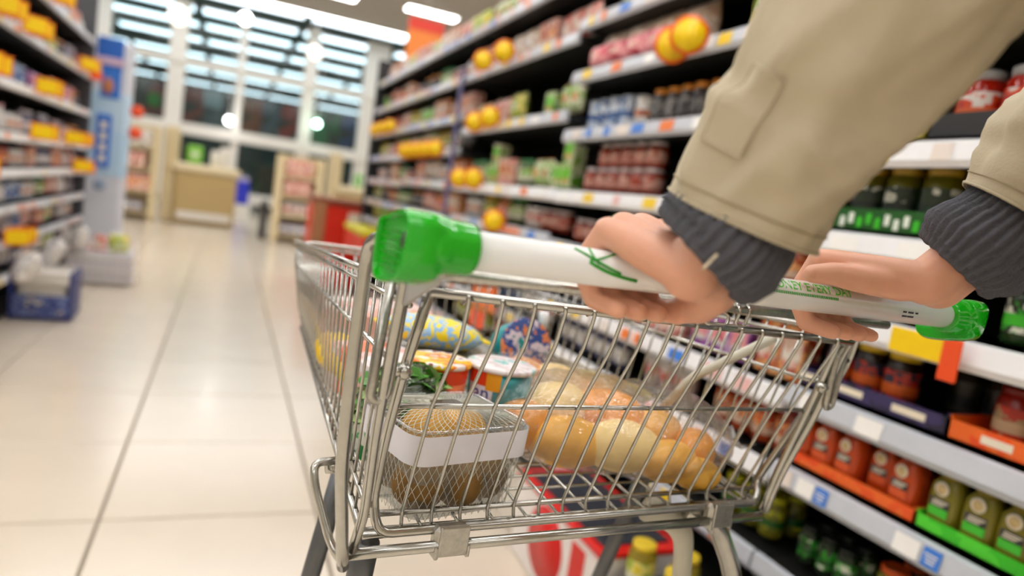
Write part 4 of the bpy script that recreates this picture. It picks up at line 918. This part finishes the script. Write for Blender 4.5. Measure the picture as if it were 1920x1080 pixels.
ring = lambda f, z, g=0: [(x*f, y*f, z) for x, y in rbox(PW+g, PD+g, .018)]
loft(MB(), [ring(.80, 0), ring(.84, .004), ring(.95, PH*.7), ring(1, PH)], cap0=True).build('plastic_tray', m_clear, pn)
loft(MB(), [ring(1.02, PH*.66, .002), ring(1.035, PH*.98, .002)]).build('paper_band', mat('white paper band', 'efecf2', .6), pn)
MB().tube([Vector(p) for p in ring(1.0, PH+.001)], .0016, 6, closed=True).build('tray_rim', m_clear, pn)
mk = mat('kiwi skin', '86622a', .7, vary=.35, scale=120, bump=.5); mk2 = mat('golden kiwi skin', 'd09a3c', .6, vary=.25, scale=90, bump=.4)
for i, (x, y, z, r, m) in enumerate(((-.036, -.026, .030, .025, mk), (.004, -.030, .028, .024, mk), (.038, -.024, .027, .022, mk), (-.034, .024, .030, .025, mk), (.008, .024, .030, .024, mk), (.041, .024, .028, .022, mk),
                                     (-.024, -.006, .068, .026, mk2), (.022, .004, .064, .024, mk2))):
    o = blob(MB(), (0, 0, 0), (r*1.10, r*.98, r*1.04), .05, 1.5, i).build('kiwi_fruit', m)
    o.matrix_world = pn.matrix_world @ Matrix.Translation((x, y, z)) @ Matrix.Rotation(i*1.3, 4, 'Z')
    tag(o, ('brown kiwi fruit at the front left of the punnet', 'brown kiwi fruit at the front centre of the punnet', 'brown kiwi fruit at the front right of the punnet', 'brown kiwi fruit at the back left of the punnet', 'brown kiwi fruit at the back centre of the punnet', 'brown kiwi fruit at the back right of the punnet', 'golden-brown kiwi fruit on top, left in the punnet', 'golden-brown kiwi fruit on top, right in the punnet')[i], 'fruit', 'kiwi fruit in the punnet')
# net: diamond mesh over body and domed top
_np = [Vector(p) for p in rbox(PW, PD, .020, 8)]; _nl = [(_np[(i+1) % len(_np)]-_np[i]).length for i in range(len(_np))]; _nt = sum(_nl)
def netpt(a, h):
    """a 0..1 around, h 0..1 from foot to rim then 1..2 over the dome"""
    d = (a % 1)*_nt; i = 0
    while d > _nl[i]: d -= _nl[i]; i = (i+1) % len(_nl)
    p = _np[i].lerp(_np[(i+1) % len(_np)], d/_nl[i])
    if h <= 1: k = .90+.14*h**.7; return (p.x*k, p.y*k, .001+h*PH)
    q = h-1; return (p.x*1.02*(1-q), p.y*1.02*(1-q), PH+.008*math.sin(min(1, q*1.3)*PI/2))
nb = MB(); NA, NH = 54, 20
m_net = mat('white net thread', 'cfd0c2', .5)
for s_ in (1, -1):
    for i in range(NA):
        pts = [netpt((i+s_*j*.5)/NA, j/NH*1.75) for j in range(NH+1)]
        nb.tube(pts, .00030, 3, caps=False)
o = nb.build('net_wrap', m_net, pn); o['kind'] = 'stuff'
# bags of rolls
m_roll = mat('golden roll crust', 'eaae3e', .45, vary=.3, scale=45, bump=.15, coat=.2); m_roll2 = mat('orange roll crust', 'e89a2c', .4, vary=.3, scale=40, bump=.15, coat=.2); m_rollp = mat('pale roll crust', 'f2d48e', .5, vary=.2, scale=45, bump=.15)
m_film = film('crinkled film', (.995, .98, .97), .22, .03, .06, 1.0, 36)
m_flab = mat('milky pink label film', 'ecd0bd', .4, alpha=.75)
def rollbag(lab, p, rz, L, R_, rolls, rx=0, ry=0, neck=True):
    t = item('bread_roll_bag', lab, 'bag', p, rz, rx, ry)
    rings = []
    nr = 26
    for j in range(nr):
        f = j/(nr-1); x = (f-.5)*L; e = max(.0, 1-abs(2*f-1)**3.2)**.5; rr = max(R_*e, .004)
        rings.append([(x, math.cos(a)*rr*1.18*(1+.07*noise.noise(Vector((x*60, a*2.2, 1)))), .012+R_*.62+math.sin(a)*rr*.74*(1+.10*noise.noise(Vector((x*70, a*2.5, 5))))) for a in [2*PI*i/28 for i in range(28)]])
    loft(MB(), rings, cap0=True, cap1=True).build('film_wrap', m_film, t)
    for e in (-1, 1):
        vs_ = [(e*(L*.49), -R_*.2, .012+R_*.62), (e*(L*.49), R_*.2, .012+R_*.62), (e*(L*.56), R_*.55, .012+R_*.75), (e*(L*.56), 0, .012+R_*.5), (e*(L*.56), -R_*.5, .012+R_*.78)]
        MB().add(vs_, [(0, 1, 2, 3), (0, 3, 4)], 0, None, False).build('film_frill', film('milky film', (.97, .95, .93), .5, .3, .1), t)
    for i, (x, y, z, a, l_, r_, m) in enumerate(rolls):
        o = blob(MB(), (0, 0, 0), (l_, r_, r_*.86), .10, 1.3, i+int(L*100)).build('bread_roll', m, None)
        o.matrix_world = t.matrix_world @ Matrix.Translation((x, y, z)) @ Matrix.Rotation(a, 4, 'Z')
        yield o
g1 = list(rollbag('clear bag of golden bread rolls lying on the basket floor', (.082, .256, fB+.003), math.radians(-24), .31, .074,
    [(-.105, -.022, .050, 1.2, .046, .033, m_roll2), (-.060, .024, .064, .5, .050, .036, m_rollp), (-.048, -.036, .040, .15, .055, .034, m_roll), (.012, -.034, .044, .1, .050, .034, m_rollp), (.005, .026, .062, -.3, .050, .036, m_roll2), (.062, .020, .052, .4, .044, .033, m_roll),
     (.068, -.036, .034, .2, .040, .028, m_roll), (.112, .000, .042, 1.3, .036, .028, m_roll2), (.105, -.044, .026, .3, .030, .023, m_roll)]))
nm = ['orange-crusted roll at the left end of the front bag', 'pale roll near the left end, back of the front bag', 'golden roll in front near the left of the front bag', 'pale roll at the middle front of the front bag', 'orange roll at the middle back of the front bag', 'golden roll right of centre in the front bag', 'golden roll low at the right front of the front bag', 'orange roll at the right end of the front bag', 'small golden roll lowest at the right end of the front bag']
for o, l_ in zip(g1, nm): tag(o, l_, 'bread roll', 'bread rolls in the front bag')
g2 = list(rollbag('second clear bag of bread rolls leaning behind the first, with a white twist', (.085, .365, fB+.035), math.radians(-42), .22, .045,
    [(-.06, 0, .036, .2, .04, .028, m_roll2), (-.01, .004, .040, -.2, .042, .029, m_rollp), (.04, -.002, .036, .2, .038, .027, m_roll)], ry=math.radians(6)))
for o, l_ in zip(g2, ['orange roll at the upper end of the rear bag', 'pale roll in the middle of the rear bag', 'golden roll at the lower end of the rear bag']): tag(o, l_, 'bread roll', 'bread rolls in the rear bag')
t = item('baguette_pack', 'long yellow-green wrapped pack lying behind the bread bags', 'pack', (.145, .40, fB+.05), math.radians(-42))
blob(MB(), (0, 0, .02), (.10, .016, .018), .05, 1, 3).build('wrapper', mat('mustard wrapper', 'b3a21c', .3, vary=.3, scale=30), t)
# tubs
def tub(lab, p, r, h, m, mlid, rz=0, rx=0, txt=None, patch=None, pa=-100):
    t = item('yogurt_tub', lab, 'tub', p, rz, rx)
    MB().lathe([(r*.86, 0), (r*.88, .002), (r*.985, h*.93)], 40).build('tub_body', m, t)
    MB().lathe([(r*1.03, h*.90), (r*1.05, h*.92), (r*1.05, h*.985), (r*.99, h*1.0), (r*.5, h*1.01)], 40, 0).build('lid', mlid, t)
    if patch:
        b = MB(); a0 = math.radians(pa)
        for (aw, z0, z1, mi, off) in patch:
            n = 8; vs_ = []
            for q in range(n+1):
                a = a0+math.radians(aw[0]+(aw[1]-aw[0])*q/n)
                for z in (z0, z1):
                    k = .88+.105*z/.93; vs_.append((math.cos(a)*(r*k+off), math.sin(a)*(r*k+off), h*z))
            b.add(vs_, [(2*q, 2*q+2, 2*q+3, 2*q+1) for q in range(n)], mi)
        b.build('printed_label', [c_('e8431c'), c_('f4a51c'), c_('eae6ee'), c_('3a9c3a')], t)
    if txt:
        me = text_mesh(txt, h*.42, .0003)
        for v in me.vertices:
            x, y, z = v.co; a = math.radians(pa)+x/r; k = .88+.105*(.5+y/h); v.co = (math.cos(a)*(r*k+.0006+z), math.sin(a)*(r*k+.0006+z), h*.47+y)
        me.materials.append(c_('2c3a8c')); obj('label_lettering', me, t)
    return t
m_teal = mat('teal tub print', '0f8f94', .3, vary=.1, scale=30); m_lidp = artwork('tub lid print', ['e8dfdf', 'd8c8c8', 'f0e8e8', '7fc4be', 'd8a890'], 26, .3)
MB_ = item('ready_meal_tray', 'pale pink flat tray under the tubs in the middle of the basket', 'tray', (-.065, .350, fB+.004), math.radians(6))
MB().box((0, 0, .024), (.17, .12, .046), bev=.008).build('tray_body', artwork('tray print', ['e2b6a6', 'ecd8cc', 'd98a78'], 20), MB_)
tub('teal yogurt tub with pale lid and orange-red swoosh in the middle of the basket', (-.035, .325, fB+.052), .040, .060, m_teal, m_lidp, txt='an', pa=-150,
    patch=(((-34, 30), .62, .93, 0, .0004), ((8, 34), .55, .92, 1, .0006), ((-30, 22), .22, .62, 2, .0004), ((-20, 18), .12, .24, 3, .0005)))
tub('orange and pink yogurt tub left of the teal one', (-.112, .335, fB+.052), .036, .060, mat('orange pink tub', 'ef7c4e', .3, vary=.25, scale=40), artwork('orange lid', ['e8d8d0', 'f0803a', 'f8c020', 'e8e0dc', '8a3a2a'], 26), pa=-100,
    patch=(((-60, 60), .62, .93, 0, .0004), ((-60, 60), .0, .4, 2, .0004)))
tub('teal and navy tub lying on its side near the far end', (.055, .47, fB+.100), .038, .05, m_teal, artwork('round lid', ['1f6e86', 'e0824a', '2e4a8c', 'd8c8d0', '1f8a8c'], 34), 0, math.radians(75))
t = item('ready_meal_tray', 'white flat pack under the tub lying on its side', 'tray', (.05, .47, fB+.02), 0); MB().box((0, 0, .022), (.12, .1, .044), bev=.006).build('tray_body', a_wht, t)
t = item('lidded_meal_tray', 'clear-topped meal tray with pale food, behind the tubs', 'tray', (-.045, .43, fB+.05), math.radians(-8), math.radians(12))
MB().box((0, 0, .02), (.19, .10, .035), bev=.008).build('tray_body', artwork('salad tray', ['e6d2b8', 'b9b58a', 'eadfce', 'a8684c', 'd8c8b0'], 30), t); MB().box((0, 0, .040), (.196, .106, .003), bev=.001).build('film_lid', m_clear, t)
t = item('ready_meal_tray', 'white card pack at the left, behind the green bag', 'tray', (-.155, .40, fB+.04), math.radians(10)); MB().box((0, 0, .03), (.09, .12, .06), bev=.005).build('tray_body', artwork('pale pack', ['e8e2e2', 'f0e8ea', 'e8b8b0', 'f07a50'], 14), t)
# yellow and blue packet
t = item('snack_multipack', 'yellow and light blue soft packet lying on top at the left', 'packet', (-.075, .455, fB+.098), math.radians(-4), 0, math.radians(5))
b = MB(); blob(b, (0, 0, .02), (.072, .034, .022), .08, 1.5, 4, n=30, k=18)
b.build('packet_body', artwork('yellow blue print', ['f6d90f', '8cc0ee', 'f6dc20', '9cc8f0', 'f6d90f'], 34), t)
for e in (-1, 1): MB().box((e*.074, 0, .02), (.01, .04, .003), bev=.001).build('crimped_edge', mat('yellow foil', 'f2d412', .3), t)
t = item('sauce_bottle', 'small white-necked bottle standing behind the bread bags', 'bottle', (.095, .44, fB+.05), 0, math.radians(-8))
MB().lathe([(.012, 0), (.013, .004), (.013, .055), (.006, .075), (.006, .095)], 20).build('bottle_body', c_('d9a05a', .25), t); MB().lathe([(.0075, .085), (.0075, .108), (.006, .110)], 16).build('cap', c_('f2f2f4'), t)
# green salad bag
t = item('salad_bag', 'clear bag of green leafy salad behind the punnet', 'bag', (-.160, .305, fB+.006), .2); t.scale = (1.06, 1.0, 1.0)
lf = MB()
m_leaf = mat('salad leaf', '4c8a2a', .45, vary=.35, scale=50); m_leaf2 = mat('pale leaf', 'a8c27a', .45, vary=.2, scale=50)
r2 = random.Random(3)
for q in range(150):
    a, c2 = r2.uniform(0, 2*PI), r2.uniform(-.3, 1); rr = .9; x = math.sqrt(max(0, 1-c2*c2))
    p = Vector((math.cos(a)*x*.048, math.sin(a)*x*.038, .055+c2*.047))*1.0
    M_ = Matrix.Translation(p) @ Matrix.Rotation(r2.uniform(0, 6), 4, 'Z') @ Matrix.Rotation(r2.uniform(-1.2, 1.2), 4, 'X'); s_ = r2.uniform(.010, .019)
    lf.add([(-s_, 0, 0), (-s_*.4, s_*.6, .002), (s_*.6, s_*.55, .004), (s_, 0, 0), (s_*.5, -s_*.6, .003), (-s_*.5, -s_*.5, -.003), (0, 0, .004)], [(6, i, (i+1) % 6) for i in range(6)], 0 if q % 3 else 1, M_)
o = lf.build('salad_leaves', [m_leaf, m_leaf2], t); o['kind'] = 'stuff'
blob(MB(), (0, 0, .054), (.053, .043, .052), .12, 2.2, 9, n=34, k=22).build('film_wrap', m_film, t)
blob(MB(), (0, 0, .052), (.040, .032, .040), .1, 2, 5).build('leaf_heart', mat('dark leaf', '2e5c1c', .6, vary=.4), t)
# bananas
m_ban = mat('banana skin', 'e0b81e', .45, vary=.12, scale=60)
bn2 = item('banana_bunch', 'bunch of yellow bananas against the left basket wall', 'fruit', (-.185, .44, fB+.035), .3)
for q in range(5):
    pts = [(-.012+q*.011, -.055+q*.004, .012+.003*q), (-.018+q*.014, -.02, .035), (-.018+q*.014, .02, .042), (-.004+q*.006, .055, .052), (.006, .068, .060)]
    P_ = smooth_path(pts, 5); n = len(P_)
    MB().tube(P_, [.0045+.0095*math.sin(PI*min(1, max(0, i/(n-1)*1.05)))**.5 if i < n-3 else .004 for i in range(n)], 8).build('banana', m_ban, bn2)
t = item('herb_pack', 'small green and white pack standing by the left basket wall', 'pack', (-.205, .30, fB+.012), .1)
MB().box((0, 0, .025), (.014, .05, .05), bev=.003).build('pack_body', artwork('green pack', ['1f8a3a', 'e6e8dc', '2fa04a'], 40), t)
t = item('ready_meal_tray', 'pale pink packet at the far left of the basket', 'packet', (-.10, .60, fB+.066), .1); MB().box((0, 0, .03), (.15, .1, .06), bev=.012).build('tray_body', artwork('pink far', ['e6d2ce', 'e8b8a8', 'efe6e0'], 18), t)
#@@PERSON
# ================================================================ person pushing the trolley
person = rooted('person', 'person in beige jacket with grey knitted cuffs gripping the trolley handle with both hands', 'person')
m_skin = mat('skin', 'e2a88c', .42, vary=.10, scale=60, bump=.08, sss=.25)
m_nail = mat('finger nail', 'eab8a4', .25)
def capsule(b, a, c, ra, rc, n=14):
    a, c = Vector(a), Vector(c); L = (c-a).length
    if L < 1e-5: b.ball(a, ra, n, 8); return
    q = (c-a).to_track_quat('Z', 'Y').to_matrix().to_4x4(); M_ = Matrix.Translation(a) @ q; prof = []
    for i in range(6): t = -PI/2+PI/2*i/5; prof.append((max(ra*math.cos(t), 1e-4), ra*math.sin(t)))
    for i in range(6): t = PI/2*i/5; prof.append((max(rc*math.cos(t), 1e-4), L+rc*math.sin(t)))
    b.lathe(prof, n, 0, M_)
def chain(b, pts, rs):
    for i in range(len(pts)-1): capsule(b, pts[i], pts[i+1], rs[i], rs[i+1])
body = MB()
def hand(b, mcp, wrist, fore, curl, thumb, tw):
    """mcp: four knuckles index..pinky; wrist centre; fore: forearm joints [(p, r)...]; curl per finger [(pip),(dip),(tip)]"""
    wr = Vector(wrist); ax = (Vector(mcp[0])-Vector(mcp[3])).normalized()
    for i, m_ in enumerate(mcp):
        m_ = Vector(m_); root = wr + ax*(.013-.0085*i)
        midp = m_.lerp(root, .5)
        chain(b, [root, midp, m_], [.0150, .0135, .0108 if i < 3 else .0100])
        chain(b, [m_]+[Vector(p) for p in curl[i]], [.0104, .0088, .0078, .0066] if i < 3 else [.0096, .0080, .0071, .0060])
    for i in range(3):   # webbing of the palm
        a, c = Vector(mcp[i]), Vector(mcp[i+1]); m2 = (a+c)/2 + (wr-(a+c)/2)*.22; capsule(b, m2, m2.lerp(wr, .7), .0095, .0125)
    chain(b, [wr+ax*.010]+[Vector(p) for p, r in thumb], [.0165]+[r for p, r in thumb])
    ps = [wr-ax*.0]+[Vector(p) for p, r in fore]; rs = [.0215]+[r for p, r in fore]
    for k in (-1, 1):
        chain(b, [p+ax*k*(.007 if i < 2 else .004) for i, p in enumerate(ps)], [r*.92 for r in rs])
# left (near) hand
def curl(p, rot, sc=1, du=0):
    """finger wrapped round the bar from knuckle p"""
    u, v, w_ = p
    return [(u-.002, .0245*sc, -.001), (u+.004+du, .0135, -.0235), (u+.012+du, -.0075, -.0265)]
mL = [(-.100, .012, .031), (-.119, .013, .0325), (-.138, .009, .0305), (-.156, .002, .0255)]
cL = [curl(p, 0, 1-.02*i, .001*i) for i, p in enumerate(mL)]
elbL = [((-.108, -.066, .050), .021), ((-.0946, -.0859, .1098), .026), ((-.0868, -.1255, .1828), .032), ((-.080, -.1596, .2498), .036), ((-.13, -.22, .40), .045), ((-.15, -.35, .50), .06)]
hand(body, mL, (-.120, -.052, .010), elbL, cL, [((-.090, -.040, -.004), .0145), ((-.080, -.020, -.0170), .0115), ((-.083, .004, -.0245), .0095), ((-.092, .016, -.027), .0075)], 0)
mR = [(.076, .010, .031), (.095, .012, .0325), (.113, .009, .0305), (.130, .003, .0255)]
cR = [curl(p, 0, 1-.02*i, .0) for i, p in enumerate(mR)]
elbR = [((.152, -.068, .056), .021), ((.169, -.0847, .0932), .023), ((.1824, -.1183, .1661), .030), ((.2022, -.1654, .2525), .036), ((.20, -.24, .40), .045), ((.15, -.35, .50), .06)]
hand(body, mR, (.138, -.052, .028), elbR, cR, [((.118, -.038, .024), .0155), ((.088, -.0225, .0215), .0118), ((.060, -.0160, .0220), .0098), ((.040, -.0130, .0195), .0078)], 0)
chain(body, [(-.15, -.35, .50), (0, -.40, .50), (.15, -.35, .50)], [.07, .08, .07]); chain(body, [(0, -.40, .50), (0, -.40, .30), (0, -.40, .05)], [.11, .12, .12])
chain(body, [(0, -.40, .52), (0, -.39, .62)], [.055, .048])
tmp = body.build('tmp', m_skin)
md = tmp.modifiers.new('r', 'REMESH'); md.mode = 'VOXEL'; md.voxel_size = .0016; md.use_smooth_shade = True
ms = tmp.modifiers.new('s', 'SMOOTH'); ms.factor = .55; ms.iterations = 8
dg = bpy.context.evaluated_depsgraph_get(); me = bpy.data.meshes.new_from_object(tmp.evaluated_get(dg)); bpy.data.objects.remove(tmp)
me.materials.clear(); me.materials.append(m_skin)
for p in me.polygons: p.use_smooth = True
obj('body', me, person, Z0)
# garments -----------------------------------------------------------
def cloth_bump(m, scale, strength, kind='WAVE'):
    nt = m.node_tree; N = nt.nodes; b = N['Principled BSDF']; tc = N.new('ShaderNodeTexCoord'); no = N.new('ShaderNodeTexNoise'); no.inputs['Scale'].default_value = scale; no.inputs['Detail'].default_value = 6
    bp = N.new('ShaderNodeBump'); bp.inputs['Strength'].default_value = strength; bp.inputs['Distance'].default_value = .002
    nt.links.new(tc.outputs['Object'], no.inputs[0]); nt.links.new(no.outputs['Fac'], bp.inputs['Height']); nt.links.new(bp.outputs[0], b.inputs['Normal']); return m
m_jack = cloth_bump(mat('beige cotton', 'c0b49b', .85, vary=.05, scale=25, spec=.15), 500, .25)
m_seam = mat('beige stitching', 'a89a7c', .9)
m_knit = mat('charcoal wool', '5f5f66', .95, vary=.35, scale=900, spec=.1, bump=.6)
def sleeve(pts, rs, seed, nseg=72, sub=14, ell=1.0):
    """wrinkled sleeve loft; returns rings"""
    P_ = smooth_path(pts, sub); n = len(P_); R_ = []
    for i in range(n):
        f = i/(n-1)*(len(rs)-1); j = min(int(f), len(rs)-2); t = f-j; t = t*t*(3-2*t); R_.append(rs[j]*(1-t)+rs[j+1]*t)
    rings = []; up = Vector((0, 0, 1)); frames = []
    for i in range(n):
        a = P_[max(0, i-1)]; b = P_[min(n-1, i+1)]; t = (b-a).normalized(); x = t.cross(up).normalized(); y = x.cross(t).normalized(); up = y; frames.append((P_[i], x, y, t, R_[i]))
    L = 0
    for i, (p, x, y, t, r) in enumerate(frames):
        if i: L += (p-frames[i-1][0]).length
        ring = []
        for k in range(nseg):
            a = 2*PI*k/nseg; c, s_ = math.cos(a), math.sin(a); d = Vector((c, s_, L*14))
            wv = noise.noise(Vector((c*1.3+seed, s_*1.3, L*16+c*.8)))*.0085 + noise.noise(Vector((c*2.5+seed, s_*2.5, L*34+2.5*c)))*.0036
            fold = .0028*math.exp(-((L-.045-.012*c)/.008)**2) - .003*math.exp(-((L-.062-.018*s_)/.010)**2)
            rg = .5-abs(noise.noise(Vector((c*.9+seed+4, s_*.9, L*9+c*1.1+s_*.6)))); wv += .011*max(0, rg-.28)*2
            wv *= min(1, L/.02+.25)
            ring.append(p+x*c*(r+wv+fold)*ell+y*s_*(r+wv+fold))
        rings.append(ring)
    return rings, frames
def inner(rings, th):
    out = []
    for r in rings:
        c = sum(r, Vector())/len(r); out.append([p+(c-p).normalized()*th for p in r])
    return out
jacket = None
def jsleeve(pts, rs, seed, side):
    global jacket
    rings, fr_ = sleeve(pts, rs, seed)
    b = MB(); ins = inner(rings[:12], .002)[::-1]
    loft(b, ins+rings)
    return b, rings, fr_
pL = [(-.103, -.0632, .0465), (-.100, -.0727, .0782), (-.0946, -.0859, .1098), (-.0916, -.1043, .1445), (-.0868, -.1255, .1828), (-.080, -.1596, .2498), (-.13, -.22, .40), (-.15, -.33, .49)]
rL = [.0485, .0500, .0520, .0560, .0595, .0620, .072, .085]
bL, ringsL, frL = jsleeve(pL, rL, 2, -1)
pR = [(.169, -.0847, .0932), (.1751, -.0965, .1201), (.1824, -.1183, .1661), (.2022, -.1654, .2525), (.20, -.24, .40), (.15, -.33, .49)]
rR = [.0439, .0497, .0558, .0624, .070, .085]
bR, ringsR, frR = jsleeve(pR, rR, 11, 1)
tb = MB()
tor = []
for j in range(12):
    z = -.22+j*.068; wx = .19-.015*abs(j-3)/3 if j < 10 else .15-.05*(j-10); dy = .125 if j < 10 else .09-.02*(j-10)
    tor.append([Vector((math.cos(a)*wx, -.40+math.sin(a)*dy, z)) for a in [2*PI*k/40 for k in range(40)]])
loft(tb, tor)
o_ = len(bL.v)
jb = MB()
for q in (bL, bR, tb): jb.add(q.v, q.f, 0)
jk = jb.build('jacket', m_jack, person, Z0)
# raised seam lines and hem stitching on the near sleeve, tab patch
def onring(rings, i, a, off=.0006):
    r = rings[i]; n = len(r); f = a/(2*PI)*n % n; k = int(f); p = r[k].lerp(r[(k+1) % n], f-k); c = sum(r, Vector())/n; return p+(p-c).normalized()*off
for rings, nm_ in ((ringsL, 'L'), (ringsR, 'R')):
    for i in (4,):
        MB().tube([onring(rings, i, 2*PI*k/72) for k in range(72)], .0006, 4, closed=True).build('hem_stitching', m_seam, jk)
    MB().tube([onring(rings, 0, 2*PI*k/72, .0002) for k in range(72)], .0013, 6, closed=True).build('hem_edge', m_jack, jk)
    MB().tube([onring(rings, i, 3.6, .0003) for i in range(0, 60)], .0009, 5).build('sleeve_seam', m_seam, jk)
#@@KNIT
def cuff(pts, rs, name, ribs=34, roll=.007):
    """ribbed knitted cuff, turned back: outer ring, rolled lip, inner ring"""
    P_ = smooth_path(pts, 8); n = len(P_); up = Vector((0, 0, 1)); fr_ = []
    for i in range(n):
        a = P_[max(0, i-1)]; b_ = P_[min(n-1, i+1)]; t = (b_-a).normalized(); x = t.cross(up).normalized(); y = x.cross(t).normalized(); up = y
        f = i/(n-1)*(len(rs)-1); j = min(int(f), len(rs)-2); R_ = rs[j]+(rs[j+1]-rs[j])*(f-j); fr_.append((P_[i], x, y, t, R_))
    N_ = ribs*6; rings = []
    def ring(fr, r, dz=0, rib=1, ph=0):
        p, x, y, t, _ = fr; out = []
        for k in range(N_):
            a = 2*PI*k/N_; rr = r + rib*.0017*(math.cos(a*ribs)) + rib*.0004*math.sin(a*ribs*2+ph) + .002*noise.noise(Vector((math.cos(a)*2, math.sin(a)*2, ph*.3+3)))
            out.append(p - t*(dz+.0015*noise.noise(Vector((math.cos(a)*4, math.sin(a)*4, 9)))) + x*math.cos(a)*rr + y*math.sin(a)*rr)
        return out
    for i in range(6, -1, -1): rings.append(ring(fr_[0], fr_[0][4]-roll*1.3, -.006*i, .4))
    for q in range(7):
        a = PI*q/6; rings.append(ring(fr_[0], fr_[0][4]-roll*.65-math.cos(a)*roll*.65, math.sin(a)*roll*.8, .7))
    for i in range(1, n):
        for s_ in range(2): 
            rings.append(ring(fr_[i], fr_[i][4], 0, 1, i)) if s_ == 0 else None
    b = loft(MB(), rings); return b.build(name, m_knit, person, Z0)
cuff([(-.1199, -.0542, .0218), (-.1153, -.0582, .0297), (-.1060, -.0640, .0500), (-.1005, -.0725, .0729)], [.0400, .0440, .0385, .0330], 'knitted_cuff')
cuff([(.1483, -.061, .048), (.1523, -.0678, .0582), (.1631, -.0775, .0767), (.1735, -.092, .105)], [.0365, .0450, .0400, .0330], 'knitted_cuff')
def surf(rings, i, a, off=.0012):
    i0 = int(i); p = onring(rings, i0, a, off); q = onring(rings, min(i0+1, len(rings)-1), a, off); return p.lerp(q, i-i0)
def patch(rings, i0, i1, a0, a1, name, m, off=.0014):
    b = MB(); n = 8; top = [[surf(rings, i0+(i1-i0)*r/n, a0+(a1-a0)*c/n, off) for c in range(n+1)] for r in range(n+1)]
    vs_ = [p for r in top for p in r]; fs = [(r*(n+1)+c, r*(n+1)+c+1, (r+1)*(n+1)+c+1, (r+1)*(n+1)+c) for r in range(n) for c in range(n)]
    b.add(vs_, fs); edge = top[0]+[r[-1] for r in top[1:]]+top[-1][::-1][1:]+[r[0] for r in top[::-1][1:-1]]
    b.tube(edge, .0009, 5, closed=True); return b.build(name, m, jk)
def facing(rings, i, want):
    r = rings[i]; c = sum(r, Vector())/len(r); wv = lambda d: U*d.x+V*d.y+W*d.z
    return max(range(len(r)), key=lambda k: wv((r[k]-c).normalized()).dot(want))*2*PI/len(r)
TABA = facing(ringsL, 24, (Vector((-.9145, .3775, -.1454))*.8+Vector((-.3946, -.9117, .1148))*.6).normalized())
patch(ringsL, 14, 34, TABA-.2, TABA+.25, 'sleeve_tab', m_jack)
t = MB().box((0, 0, 0), (.0018, .0018, .012), bev=.0006).build('loose_thread', mat('cream thread', 'd8c9b0', .8), person, (0, 0, H0)); t.location = (-.150, -.090, .018+H0); t.rotation_euler = (.3, .5, 0)
